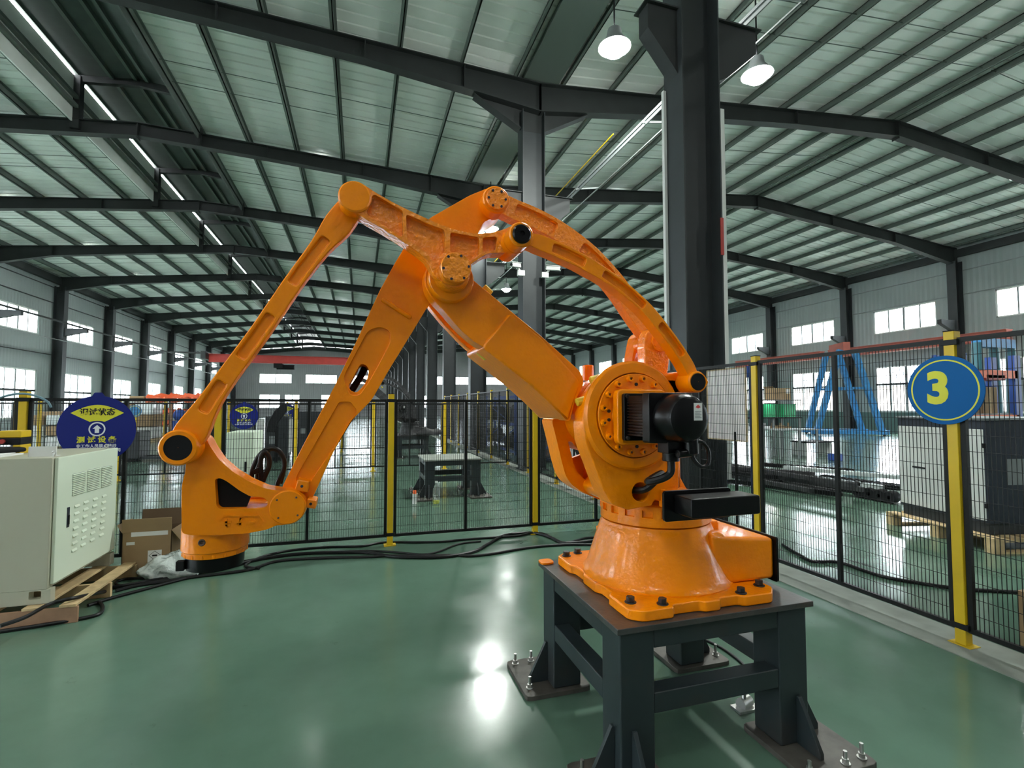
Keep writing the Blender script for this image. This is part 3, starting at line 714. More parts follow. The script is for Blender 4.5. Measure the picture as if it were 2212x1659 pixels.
# raised box of the lower arm below the ridge
lb = fillet(xz([(1040, 749), (1137, 824), (1186, 868), (1229, 912), (1240, 868), (1256, 825), (1170, 729), (1102, 674)], LY - .010), .02, 2)
rp('lower_arm_box', MB().plate(lb, LY - .010, 2.62), bevel=.022, seg=3)
fk = fillet(xz([(915, 640), (922, 665), (952, 701), (993, 744), (1024, 771), (1047, 789), (1106, 834), (1186, 890), (1230, 915), (1225, 830), (1120, 740), (1010, 640), (985, 570), (940, 570), (915, 600)], 2.60), .02, 2)
rp('far_fork', MB().plate(fk, 2.54, 2.62), bevel=.01)
hx, hz = J2
rp('shoulder_hub', MB().lathe([(.001, 0), (.225, 0), (.225, .05), (.19, .06), (.19, .26), (.001, .26)], (hx, NY + .14, hz), axis=(0, 1, 0), n=56), bevel=0)
for a in (-70, -50, -95, -115):
    x, z = hx + .208 * math.sin(math.radians(a)), hz + .208 * math.cos(math.radians(a))
    rp('hub_bolt', MB().cyl((x, NY + .128, z), (x, NY + .142, z), .010, n=8), 'bolt', bevel=0)
for (px, py), r in (((402, 224), .03), ((320, 353), .03)):
    x, z = xz([(px, py)], NY + .1, z1)[0]
    rp('stop_buffer', MB().cyl((x - r, NY + .09, z - .004), (x + r, NY + .09, z + .012), .021, n=8), 'yellow_soft', bevel=.004, label='yellow rubber stop')
bp = at_y(1270, 800, 2.62)
rp('lifting_stud', MB().cyl((bp.x, 2.62, bp.z - .06), (bp.x, 2.62, bp.z + .028), .033, n=24).cyl((bp.x, 2.62, bp.z + .028), (bp.x, 2.62, bp.z + .03), .028, n=24), bevel=.003)
for q, Y in (((1043, 764), 2.40), ((1052, 628), 2.60)):
    v = at_y(*q, Y); rp('stop_buffer', MB().cyl((v.x - .022, Y, v.z + .018), (v.x + .022, Y, v.z - .018), .022, n=8), 'yellow_soft', bevel=.004, label='yellow rubber stop')
# ---------------- front arm
FA = 2.34
fo = [(1054, 406), (1016, 421), (928, 471), (905, 495), (875, 532), (852, 570), (821, 626), (771, 735), (727, 826), (653, 965), (607, 1057), (604, 1095), (625, 1110), (660, 1098), (677, 1072), (715, 985), (760, 908), (803, 864), (841, 798), (894, 712), (929, 654), (975, 600), (1010, 555), (1032, 505), (1046, 478), (1075, 468), (1095, 452), (1101, 431), (1093, 412), (1078, 402)]
def fx(pts, zf=zid): return xz(pts, FA, zf)
slot = fillet(fx([(1497, 890), (1545, 900), (1572, 950), (1540, 1060), (1462, 1140), (1408, 1118), (1393, 1080), (1440, 990)], z6), .03, 3)
pock = fillet(fx([(1640, 578), (1560, 610), (1500, 720), (1345, 1010), (1410, 1165), (1490, 1160), (1590, 1010), (1700, 810), (1752, 700), (1750, 620), (1700, 585)], z6), .03, 3)
rp('front_arm', MB().plate(fillet(fx(fo), .02, 2), FA, FA + .19, pockets=[(pock, .012, [slot]), (fillet(fx([(733, 868), (640, 1030), (640, 1040), (668, 1044), (742, 937), (772, 888), (757, 868)]), .012, 3), .010, [])]), bevel=.012, seg=3)
ic = fx([(1395, 1150), (1450, 1060), (1500, 980), (1540, 890)], z6)
rp('inner_cable', MB().tube([(a, FA + .10 + .02 * i, b) for i, (a, b) in enumerate(ic)], .016, 10), 'cable', bevel=0, label='black cable inside the slot')
tj = xz([(1072, 432)], FA)[0]
rp('top_pin', MB().lathe([(.001, -.012), (.052, -.012), (.056, -.006), (.056, 0), (.062, 0), (.062, .006), (.001, .006)], (tj[0], FA - .01, tj[1]), axis=(0, 1, 0), n=36), 'orange_rough', bevel=0)
for k in range(6):
    a = math.radians(30 + 60 * k); x, z = tj[0] + .043 * math.sin(a), tj[1] + .043 * math.cos(a)
    rp('pin_bolt', MB().cyl((x, FA - .0245, z), (x, FA - .02, z), .0055, n=8), 'bolt', bevel=0)
rp('arm_ridge', MB().beam((*fx([(490, 1090)], z4)[:1][0][:1], FA - .001, fx([(490, 1090)], z4)[0][1]), (fx([(745, 1255)], z4)[0][0], FA - .001, fx([(745, 1255)], z4)[0][1]), .02, .03, up=(0, 1, 0)), bevel=.009)
# ---------------- lever plate at the elbow
VY = 2.13
L0 = [(150, 262), (142, 215), (158, 160), (200, 112), (265, 95), (335, 112), (425, 170), (560, 248), (700, 320), (900, 412), (1050, 475), (1200, 515), (1350, 530), (1500, 505), (1590, 470), (1640, 440), (1700, 432), (1760, 470), (1785, 545), (1760, 625), (1700, 668), (1620, 690), (1500, 695), (1400, 702), (1300, 760), (1210, 830), (1190, 900), (1130, 950), (1050, 955), (970, 920), (920, 850), (870, 745), (690, 610), (500, 490), (360, 410), (260, 345), (190, 310)]
def vx(pts): return xz(pts, VY, z4)
pk = [fillet(vx(p), .012, 3) for p in ([(415, 205), (435, 200), (672, 335), (672, 555), (640, 548), (370, 372), (362, 345), (405, 260)], [(700, 365), (900, 452), (1030, 500), (1030, 690), (985, 720), (935, 775), (880, 700), (708, 575)], [(1078, 520), (1325, 565), (1325, 710), (1270, 748), (1215, 795), (1200, 740), (1130, 700), (1078, 690)], [(1355, 565), (1475, 555), (1465, 672), (1390, 680), (1357, 698)])]
rp('elbow_lever', MB().plate(smooth2(vx(L0), 2), VY, VY + .085, pockets=[(p, .03, []) for p in pk]), 'orange_rough', bevel=.007)
lr = VY
e1 = vx([(1082, 828)])[0]
eb = rp('elbow_boss', MB().lathe([(.001, -.095), (.062, -.095), (.066, -.09), (.066, -.03), (.072, -.028), (.085, .03), (.09, .12), (.001, .12)], (e1[0] + .012, VY + .03, e1[1] - .012), axis=(0, 1, 0), n=48), 'orange_rough', bevel=0)
rp('elbow_collar', MB().lathe([(.001, 0), (.098, 0), (.104, .01), (.104, .06), (.001, .06)], (e1[0] + .014, LY - .05, e1[1] - .03), axis=(0, 1, 0), n=48), bevel=0)
for k in range(6):
    a = math.radians(22 + 60 * k); x, z = e1[0] + .012 + .055 * math.sin(a), e1[1] - .012 + .055 * math.cos(a)
    rp('boss_bolt', MB().cyl((x, VY - .067, z), (x, VY - .064, z), .006, n=8), 'bolt', bevel=0, parent=eb)
l1 = vx([(262, 222)])[0]
rp('lever_end', MB().lathe([(.001, -.012), (.06, -.012), (.066, -.006), (.066, .08), (.001, .08)], (l1[0], VY, l1[1]), axis=(0, 1, 0), n=40), bevel=0)
# ---------------- link rod from the lever to the fixed pin (near), and drive rod from the front arm to the crank (behind)
def ux(pts, Y=RY): return xz(pts, Y, z5)
cp = ux([(216, 424)])[0]; cq = ck
pc = [cp] + ux([(360, 468), (500, 525), (640, 592), (780, 672), (880, 735), (975, 805), (1062, 880), (1143, 958), (1225, 1056), (1315, 1175), (1390, 1285), (1445, 1380)]) + [cq]
hw = [.03, .035, .036, .034, .032, .031, .030, .030, .030, .030, .030, .030, .030, .03]
pc2 = smooth2(pc, 3, False); hw2 = [hw[min(len(hw) - 1, i // 3)] for i in range(len(pc2))]
def sub(c, i0, i1, h): return fillet(band(c[i0:i1], h), .012, 2)
rp('link_rod', MB().plate(band(pc2, hw2), RY + .012, RY + .085, pockets=[(sub(pc2, 5, 11, .022), .02, []), (sub(pc2, 13, 24, .019), .02, []), (sub(pc2, 27, 34, .018), .02, [])]), bevel=.006)
for (x, z), r in ((cp, .056), (cq, .052)):
    rp('rod_eye', MB().lathe([(.001, -.01), (r - .006, -.01), (r, -.003), (r, .095), (.001, .095)], (x, RY, z), axis=(0, 1, 0), n=44), bevel=0)
    if r > .053: rp('pin_cap', MB().lathe([(.001, -.012), (.01, -.012), (.012, -.018), (.036, -.018), (.042, -.012), (.042, 0), (.001, 0)], (x, RY - .004, z), axis=(0, 1, 0), n=36), 'black', bevel=0, label='black pin cap')
    else: rp('pin_cap', MB().lathe([(.001, -.004), (.041, -.004), (.042, 0), (.001, .002)], (x, RY - .0095, z), axis=(0, 1, 0), n=36), 'black_matte', bevel=0, label='black pin cap')
rp('lever_boss', MB().cyl((cp[0], RY + .08, cp[1]), (cp[0] - .01, VY + .09, cp[1] - .005), .058, n=40), bevel=0)
QY = 2.27
qc = [tj2 for tj2 in xz([(1072, 432)], QY)] + ux([(180, 240), (330, 305), (470, 380), (610, 475), (730, 575), (840, 690), (935, 805), (1020, 930), (1095, 1040), (1165, 1130), (1222, 1195)], QY)
qc2 = smooth2(qc, 3, False); qh = [.052 if 3 < i < 30 else .05 for i in range(len(qc2))]
rp('drive_rod', MB().plate(band(qc2, qh), QY, QY + .075, pockets=[(sub(qc2, 3, 10, .032), .018, []), (sub(qc2, 13, 20, .03), .018, [])]), 'orange_rough', bevel=.007)
tq = qc[0]
rp('rod_eye', MB().lathe([(.001, -.006), (.062, -.006), (.068, 0), (.068, .085), (.001, .085)], (tq[0], QY + .0, tq[1]), axis=(0, 1, 0), n=44), bevel=0)
pd = rp('pin_cap', MB().lathe([(.001, -.012), (.05, -.012), (.053, -.008), (.053, 0), (.001, 0)], (tq[0], QY - .006, tq[1]), axis=(0, 1, 0), n=36), 'orange_rough', bevel=0)
for k in range(6):
    a = math.radians(30 + 60 * k); x, z = tq[0] + .042 * math.sin(a), tq[1] + .042 * math.cos(a)
    rp('cap_bolt', MB().cyl((x, QY - .0215, z), (x, QY - .018, z), .006, n=8), 'bolt', bevel=0, parent=pd)
# crank cheeks standing behind the disc
CY = 2.19
def wx(pts, Y): return xz(pts, Y, z5)
ce = wx([(1215, 1190)], CY)[0]
ca = wx([(1112, 1430), (1105, 1330), (1100, 1200), (1118, 1120), (1160, 1085), (1225, 1082), (1275, 1110), (1298, 1170), (1290, 1270), (1268, 1440)], CY)
rp('crank_cheek', MB().plate(fillet(ca, .02, 3), CY, CY + .075), 'orange_rough', bevel=.01)
cd = rp('crank_pin', MB().lathe([(.001, -.01), (.05, -.01), (.052, -.006), (.052, 0), (.001, 0)], (ce[0], CY, ce[1]), axis=(0, 1, 0), n=36), bevel=0)
for k in range(5):
    a = math.radians(-20 - 50 * k); x, z = ce[0] + .04 * math.sin(a), ce[1] + .04 * math.cos(a)
    rp('cap_bolt', MB().cyl((x, CY - .016, z), (x, CY - .01, z), .007, n=8), bevel=0, parent=cd)
cb_ = wx([(1002, 1420), (1015, 1300), (1040, 1160), (1070, 1120), (1120, 1120), (1130, 1300), (1125, 1430)], 2.37)
cw = fillet(wx([(1030, 1330), (1050, 1250), (1085, 1240), (1085, 1310), (1060, 1345)], 2.37), .01, 2)
rp('crank_cheek', MB().plate(fillet(cb_, .02, 3), 2.37, 2.46, holes=[cw]), bevel=.01)
rp('crank_hub', MB().cyl((ce[0], CY + .07, ce[1]), (ce[0], 2.38, ce[1]), .045, n=30), bevel=0)
# ---------------- front link rod down to the wrist
WY = 2.17
w0 = xz([(385, 967)], WY)[0]; w9 = xz([(765, 440)], VY + .09)[0]
fc0 = xz([(412, 930), (450, 868), (497, 800), (562, 712), (630, 612), (690, 532), (730, 482)], WY + .02)
fh = [.058, .040, .036, .036, .036, .040, .058]
f2 = smooth2([w0] + fc0 + [w9], 3, False); fh2 = smooth2([(i, h) for i, h in enumerate([.05] + fh + [.05])], 3, False); fh2 = [h for _, h in fh2]
rp('front_link', MB().plate(band(f2, fh2), WY + .025, WY + .075, pockets=[(sub(f2, 5, 9, .02), .014, []), (sub(f2, 10, 14, .02), .014, []), (sub(f2, 15, 20, .02), .014, [])]), bevel=.01, seg=3)
rp('rod_eye', MB().lathe([(.048, -.004), (.062, -.004), (.068, .004), (.068, .09), (.001, .09), (.001, .0), (.048, .0)], (w0[0], WY, w0[1]), axis=(0, 1, 0), n=48), bevel=0)
rp('pin_cap', MB().lathe([(.001, -.002), (.05, -.002), (.051, .002), (.001, .003)], (w0[0], WY, w0[1]), axis=(0, 1, 0), n=40), 'black_matte', bevel=0, label='black pin cap')
# ---------------- wrist
KY = 2.255
def kx(pts): return xz(pts, KY, z3)
wo = kx([(338, 590), (333, 660), (322, 700), (302, 780), (297, 870), (299, 1210), (368, 1228), (600, 1230), (880, 1214), (1060, 1180), (1150, 1140), (1185, 1140)]) + kx([(1250, 1132), (1330, 1110), (1390, 1050), (1406, 975), (1390, 900), (1340, 850), (1260, 824)]) + kx([(1190, 830), (1050, 810), (905, 747), (760, 660), (640, 555), (560, 440), (520, 360), (490, 335), (430, 360), (380, 440)])
wh = fillet(kx([(597, 730), (640, 715), (700, 742), (820, 830), (920, 885), (1030, 885), (1076, 930), (1060, 975), (1000, 985), (640, 992), (612, 965)]), .012, 3)
wr_ = rp('wrist_block', MB().plate(fillet(wo, .012, 2), KY, KY + .10, holes=[wh]), bevel=.014, seg=3)
wp = xz([(469, 1160)], KY + .1)[0]
WX = wp[0] - .012; WYc = KY + .135
bz0, bz1 = kx([(440, 1226)])[0][1], kx([(440, 640)])[0][1]; bxc = kx([(432, 900)])[0][0]
rp('wrist_barrel', MB().lathe([(.001, 0), (.088, 0), (.098, .012), (.098, bz1 - bz0 - .05), (.08, bz1 - bz0), (.001, bz1 - bz0)], (bxc + .012, KY + .16, bz0), n=56), bevel=0)
rp('wrist_far_cheek', MB().plate(fillet(kx([(640, 985), (1250, 940), (1330, 975), (1280, 1090), (880, 1205), (640, 1215)]), .02), KY + .24, KY + .30), bevel=.01)
rp('wrist_back', MB().plate(fillet(kx([(620, 1000), (1000, 1000), (1000, 1180), (880, 1212), (500, 1222), (500, 1000)]), .01), KY + .09, KY + .28), bevel=.01)
zz = kx([(600, 1225)])[0][1]; zb_ = xz([(469, 1210)], WYc)[0][1]
rp('wrist_hub', MB().lathe([(.001, .01), (.125, .01), (.125, -.075), (.12, -.08), (.118, -.10), (.105, -.105), (.001, -.105)], (WX, WYc, zz), n=48), bevel=0)
wl_ = MB()
for k in range(18):
    a = 2 * math.pi * k / 18; wl_.cyl((WX + .113 * math.cos(a), WYc + .113 * math.sin(a), zz - .099), (WX + .113 * math.cos(a), WYc + .113 * math.sin(a), zz - .085), .009, n=8)
rp('wrist_screws', wl_, bevel=0, kind='stuff')
rp('tool_flange', MB().lathe([(.001, -.105), (.108, -.105), (.108, -.135), (.105, -.155), (.001, -.155)], (WX, WYc, zz), n=48), 'black', bevel=0, label='black tool flange')
rp('flange_sensor', MB().box(WX - .125, WX - .095, WYc - .07, WYc - .04, zz - .15, zz - .112), 'black_matte', bevel=.002, label='black sensor block')
dx, dz = kx([(562, 1290)])[0]
rp('drain_plug', MB().lathe([(.006, -.002), (.011, -.006), (.014, 0), (.001, 0)], (WX - .02, WYc - .124, zz - .03), axis=(0, 1, 0), n=16), 'rust', bevel=0, label='dark ring shaped plug')
jx, jz = kx([(1250, 978)])[0]
jd = rp('wrist_joint', MB().lathe([(.001, -.008), (.066, -.008), (.07, -.003), (.072, .05), (.001, .05)], (jx, KY, jz), axis=(0, 1, 0), n=48), bevel=0)
for a in (40, 130, 220, 310):
    x, z = jx + .052 * math.sin(math.radians(a)), jz + .052 * math.cos(math.radians(a))
    rp('joint_bolt', MB().cyl((x, KY - .011, z), (x, KY - .007, z), .004, n=8), 'rust', bevel=0, parent=jd)
for (q, s) in (((1370, 800), .03), ((1450, 960), .024)):
    x, z = kx([q])[0]
    lg = rp('stop_lug', MB().plate([(x - s, z - s * .6), (x + s * .8, z - s), (x + s, z + s * .6), (x - s * .6, z + s)], KY + .03, KY + .12), bevel=.006)
    rp('hole_disc', MB().cyl((x, KY + .029, z), (x, KY + .031, z), .006, n=10), 'ink', bevel=0, parent=lg)  # black disc painted for the dark inside a hole
# embossed badge on the wrist
bo = kx([(630, 1165), (632, 1110), (690, 1060), (1000, 1055), (1022, 1100), (990, 1140), (985, 1148)])
em = MB()
ring_o = kx([(628, 1100), (680, 1052), (990, 1052), (1028, 1100), (985, 1152), (640, 1170)])
for a, b in zip(ring_o, ring_o[1:-1]): em.beam((a[0], KY - .001, a[1]), (b[0], KY - .001, b[1]), .006, .006, up=(0, 1, 0))
for p in ([(660, 1112), (745, 1108)], [(702, 1080), (702, 1150)], [(690, 1140), (735, 1136)], [(795, 1128), (832, 1070)], [(832, 1070), (825, 1135)], [(795, 1128), (855, 1122)], [(890, 1115), (960, 1110)]):
    a, b = kx(p); em.beam((a[0], KY - .001, a[1]), (b[0], KY - .001, b[1]), .008, .006, up=(0, 1, 0))
rp('raised_badge', em, bevel=0)
# dress pack hoses at the wrist
def hx_(pts, Y): return [(v[0], Y, v[1]) for v in kx(pts)]
rp('hose', MB().tube(hx_([(830, 860), (840, 700), (905, 560), (1000, 490), (1090, 500), (1150, 590), (1150, 690), (1100, 800), (1080, 860)], 2.46), .010, 10), 'cable', bevel=0, label='black glossy hose loop')
rp('hose', MB().tube(hx_([(860, 900), (870, 700), (920, 570), (1000, 505), (1080, 530), (1130, 620), (1130, 720), (1095, 850)], 2.52), .010, 10), 'cable', bevel=0, label='black glossy hose loop')
rp('hose', MB().tube(hx_([(950, 900), (935, 740), (930, 590), (970, 520), (1010, 570), (1010, 660), (960, 780), (930, 900)], 2.44), .011, 10), 'cable', bevel=0, label='black glossy hose loop')
rp('hose_clamp', MB().plate(kx([(860, 690), (925, 660), (930, 720), (870, 735)]), 2.42, 2.50), 'black', bevel=.004, label='black hose clamp')
rp('opening_plate', MB().plate(kx([(585, 710), (700, 725), (880, 850), (900, 900), (860, 1000), (600, 1000)]), KY + .035, KY + .05), 'black_matte', bevel=.002, label='black plate inside the wrist opening')  # flat black plate across part of the wrist opening
ar = rp('hose_entry', MB().cyl((w9[0], 2.3, w9[1]), (w9[0], 2.31, w9[1]), .02, n=12), bevel=0)

# the robot stands on the table: same robot, sized and set for a table .655 m high
RS = (H - TP) / (H - T)
rob.scale = (RS, RS, RS); rob.location = (AX * RS, AY * RS, TP)

# ------------------------------------------------------------------ safety fence
def fence_post(h, label, group):
    t = thing('fence_post', label, 'post', (0, 0, 0), group); w = .032
    ob('post', MB().box(-w, w, -w, w, .01, h), 'yellow', t, bevel=.004)
    ob('cap', MB().box(-w - .001, w + .001, -w - .001, w + .001, h, h + .006), 'black_matte', t, label='thin black cap', smooth=False)
    ob('base_plate', MB().box(-.065, .065, -.05, .05, 0, .01), 'yellow', t, bevel=.002)
    for z in (.125, h - .075): ob('clamp', MB().box(-.05, .05, -w - .005, w + .005, z - .018, z + .018), 'fence_black', t, bevel=.003, label='black clamp')
    return t
def fence_panel(L, h, label, group, pitch=.0248, rows=15):
    t = thing('fence_panel', label, 'fence', (0, 0, 0), group); b = .015; z0, z1_ = .11, h - .06
    fr = MB()
    for z in (z0, z1_): fr.box(0, L, -b, b, z - b, z + b)
    for x in (b, L - b): fr.box(x - b, x + b, -b, b, z0 + b, z1_ - b)
    ob('frame', fr, 'fence_black', t, smooth=False)
    ob('center_bar', MB().box(L / 2 - b, L / 2 + b, -b, b, z0 + b, z1_ - b), 'fence_black', t, smooth=False)
    w = MB(); k = round((L - .06) / pitch); r = .0017
    for i in range(1, k): w.beam((.03 + (L - .06) * i / k, 0, z0), (.03 + (L - .06) * i / k, 0, z1_), 2 * r, 2 * r, up=(0, 1, 0), caps=False)
    for j in range(1, rows): w.beam((.03, .003, z0 + (z1_ - z0) * j / rows), (L - .03, .003, z0 + (z1_ - z0) * j / rows), 2 * r, 2 * r, caps=False)
    ob('wire_mesh', w, 'fence_black', t, smooth=False, kind='stuff')
    return t
PW = 1.72 - .075
FYF = 5.766; FXR = 3.775
lowP = fence_post(1.69, '', ''); lowF = fence_panel(PW, 1.675, '', '')
highP = fence_post(2.05, '', ''); highF = fence_panel(PW, 2.05, '', '', rows=18)
def fence(label, P, Fp, spots, along, base, first=False, last=None):
    """one bolted run of posts and wire panels; spots = post positions along the run"""
    t = thing('safety_fence', label, 'fence', base)
    for i, s in enumerate(spots):
        loc = (s, base[1], 0) if along == 'x' else (base[0], s, 0); rz = 0 if along == 'x' else math.pi / 2
        dup_into(P, t, loc, rz, first=first and i == 0)
        nx = spots[i + 1] if i + 1 < len(spots) else last
        if nx is None: continue
        l2 = (s + .0375, base[1], 0) if along == 'x' else (base[0], s + .0375, 0)
        dup_into(Fp, t, l2, rz, scale=((nx - s - .075) / PW, 1, 1), first=first and i == 0)
    return t
fence('low black wire fence with yellow posts standing right behind the orange robot', lowP, lowF, [-4.77, -3.0, -1.39, .336, 2.055], 'x', (.336, FYF, 0), True, 3.70)
fence('tall black wire fence with yellow posts along the right side, bearing the number sign', highP, highF, [.57, 2.29, 4.01, 5.73], 'y', (FXR, 2.29, 0), True)
fence('tall wire fence with slim yellow posts receding past the bare pedestal', highP, highF, [5.85 + 1.72 * k for k in range(11)], 'y', (FXR, 12.7, 0))
fence('low cross fence standing beyond the bare second pedestal', lowP, lowF, [-8.29 + 1.72 * k for k in range(7)], 'x', (-1.4, 12.4, 0), False, 3.70)
fence('lower looking cross fence furthest back beside the dark robot', lowP, lowF, [-4.03 + 1.72 * k for k in range(5)], 'x', (-.5, 17.9, 0))

# ------------------------------------------------------------------ signs
def letters(t, body, x, y, z, size, m, bold=0): return text('lettering', body, size, m, t, (x, y, z), (1, 0, 0), (0, 0, 1), .0008, bold)
def status_sign(cx, y, cz, r, label, group, small=True):
    t = thing('status_sign', label, 'sign', (cx, y, cz - r), group)
    o = circ(cx, cz, r, 48, 100, 440)
    ob('panel', MB().plate(o, y - .006, y), 'sign_navy', t, bevel=.001)
    ob('hook_tab', MB().plate(fillet([(cx - .06 * r / .32, cz + r * .95), (cx + .06 * r / .32, cz + r * .95), (cx + .03 * r / .32, cz + r * 1.10), (cx - .03 * r / .32, cz + r * 1.10)], .01), y - .005, y), 'sign_navy', t)
    k = r / .32; lz = cz + .155 * k
    top = [(cx - .215 * k + .43 * k * i / 16, lz + .078 * k * math.sin(math.pi * i / 16)) for i in range(17)]
    bot = [(cx + .06 * k, lz - .085 * k), (cx + .03 * k, lz - .078 * k), (cx, lz - .076 * k), (cx - .03 * k, lz - .078 * k), (cx - .06 * k, lz - .085 * k)]
    ob('yellow_field', MB().plate(top + bot, y - .0075, y - .006), 'sign_yellow', t, label='yellow lens shaped field')
    ob('ring', MB().plate(circ(cx, cz, .068 * k, 32), y - .0075, y - .006, holes=[circ(cx, cz, .056 * k, 32)]), 'sign_white', t, label='white ring')
    a = [(0, .04), (.036, .004), (.017, .004), (.017, -.036), (-.017, -.036), (-.017, .004), (-.036, .004)]
    ob('arrow', MB().plate([(cx + p * k, cz + q * k) for p, q in a], y - .0075, y - .006), 'sign_white', t, label='white upward arrow')
    letters(t, '调试状态', cx, y - .008, lz + .005 * k, .072 * k, 'ink', .002 * k)
    letters(t, '测 试 设 备', cx, y - .0065, cz - .105 * k, .066 * k, 'sign_yellow', .002 * k)
    if small:
        letters(t, '非工作人员禁止移动', cx, y - .0065, cz - .163 * k, .036 * k, 'sign_white', .0006)
        letters(t, '山东时为机器人有限公司', cx, y - .0065, cz - .205 * k, .036 * k, 'sign_white', .0006)
    return t
c = at_y(209.5, 927, 5.735)
status_sign(c.x, 5.742, c.z, .32, 'large round navy status sign with yellow lens hung behind the pale cabinet', 'navy status signs')
c = at_y(527, 899, 12.35); status_sign(c.x, 12.37, c.z, .29, 'smaller round navy status sign on the cross fence above a pale cabinet', 'navy status signs')
c = at_y(621, 891, 17.86); status_sign(c.x, 17.87, c.z, .27, 'smallest round navy status sign half hidden behind the charcoal cabinet', 'navy status signs')
c = at_x(2038.5, 842.5, FXR - .045); R3 = .23
s3 = thing('number_sign', 'round blue sign with a yellow number 3 on the fence post', 'sign', (FXR - .045, c.y, c.z - R3))
X3 = FXR - .045
ob('panel', MB().plate(circ(c.y, c.z, R3, 64), X3, X3 + .008, ax='x'), 'sign_blue', s3, bevel=.001)
ob('ring', MB().plate(circ(c.y, c.z, R3 * .885, 64), X3 - .001, X3, holes=[circ(c.y, c.z, R3 * .845, 64)], ax='x'), 'sign_yellow', s3, label='thin yellow ring')
text('numeral', '3', .29, 'sign_yellow', s3, (X3 - .001, c.y + .035, c.z + .005), (0, -1, 0), (0, 0, 1), .0008, .012, label='yellow numeral 3')
ob('clip', MB().box(X3 + .008, FXR - .03, c.y - .02, c.y + .02, c.z - .05, c.z + .05), 'fence_black', s3)

# ------------------------------------------------------------------ pale control cabinet on its pallet
CX1, CY0, CY1, CZ0, CZ1 = -2.118, 4.45, 5.42, .135, 1.175
pal = thing('wooden_pallet', 'pine pallet carrying the pale control cabinet', 'pallet', (-2.6, 4.9, 0))
for k, x in enumerate((-1.985, -2.20, -2.45, -2.70, -2.95, -3.20)):
    ob('deck_board', MB().box(x - .05, x + .05, 4.385, 5.42 + .02 * (k % 2), .113, .132), 'wood', pal, bevel=.002)
for k, y in enumerate((4.39, 4.88, 5.36)):
    ob('stringer', MB().box(-3.3, -1.925, y, y + .035 if k else y + .02, 0, .113), 'wood_red' if k == 0 else 'wood', pal, bevel=.002)
cab = thing('control_cabinet', 'pale grey control cabinet with louvred mint door on a pine pallet', 'cabinet', (-2.7, 4.9, CZ0))
ob('body', MB().plate(fillet([(-3.35, CZ0 + .10), (CX1 - .02, CZ0 + .10), (CX1 - .02, CZ1), (-3.35, CZ1)], .008, 2), CY0, CY1), 'cream', cab, bevel=.004)
fs = [at_y(*q, CY0) for q in ((62, 1279), (88, 1294))]
ob('front_skirt', MB().plate([(-3.35, CZ0), (CX1, CZ0), (CX1, CZ0 + .10), (-3.35, CZ0 + .10)], CY0, CY0 + .06, holes=[rrect(fs[0].x, fs[1].x, fs[1].z, fs[0].z, .01)]), 'cream', cab, bevel=.002)
ob('rear_skirt', MB().box(-3.35, CX1, CY1 - .08, CY1, CZ0, CZ0 + .10), 'cream', cab, bevel=.002)
d0, d1 = CY0 + .025, CY1 - .01
ob('door', MB().box(CX1 - .018, CX1 + .004, d0, d1, .262, CZ1 - .002), 'mint', cab, bevel=.004)
def z6p(p): return (p[0] * .3376, 820 + p[1] * .3376)
def on_door(p): v = at_x(*z6p(p), CX1 + .004); return v.y, v.z
for (a, b, c_, d) in ((465, 605, 545, 745), (560, 580, 637, 718), (650, 562, 715, 692)):
    y0_, zt = on_door((a, b)); y1_, _ = on_door((c_, b)); zb = on_door((a, d))[1]
    lou = ob('louvre_panel', MB().box(CX1 - .002, CX1 + .0045, y0_, y1_, zb, zt), 'grey', cab, smooth=False)
    for k in range(12):
        z = zb + (zt - zb) * (k + .5) / 12
        ob('slat', MB().beam((CX1 + .006, y0_, z), (CX1 + .006, y1_, z), .012, .006, up=(.5, 0, 1)), 'mint', lou, smooth=False)
for i in range(4):
    for j in range(7):
        px = 492 + 62 * i - 4 * i - (j * (3.2)); py = (808, 784, 764, 744)[i] + (47.0, 45.5, 43.5, 41.5)[i] * j
        y_, z_ = on_door((px, py)); ob('vent_louvre', MB().plate([(CX1 + .004, z_ + .011), (CX1 + .012, z_ - .005), (CX1 + .012, z_ - .009), (CX1 + .004, z_ - .009)], y_ - .035, y_ + .035), 'mint', cab, smooth=False)
hy, hz0 = on_door((432, 945)); _, hz1 = on_door((432, 818))
hd = ob('handle_recess', MB().box(CX1 + .003, CX1 + .008, hy - .017, hy + .017, hz0, hz1), 'navy', cab, bevel=.003, label='dark blue door handle')
ob('handle_lever', MB().box(CX1 + .008, CX1 + .013, hy - .010, hy + .010, hz0 + .02, hz1 - .06), 'black_matte', hd, bevel=.003)
lb0 = at_y(132, 968, 4.62)
ob('lifting_bracket', MB().box(lb0.x - .19, lb0.x - .02, 4.60, 4.612, CZ1, CZ1 + .075).box(lb0.x - .19, lb0.x - .02, 4.60, 4.66, CZ1, CZ1 + .006), 'white', cab, bevel=.002, label='white angle bracket')
for p, Y in (((117, 977), 4.56), ((230, 963), 5.25)):
    v = at_y(*p, Y); ob('eye_bolt', MB().lathe([(.012 + .005 * math.cos(a), .005 * math.sin(a)) for a in [i * math.pi / 4 for i in range(9)]], (v.x, Y, CZ1 + .028), axis=(.3, 1, 0), n=18).cyl((v.x, Y, CZ1), (v.x, Y, CZ1 + .014), .007, n=10), 'zinc', cab, label='zinc lifting eye')
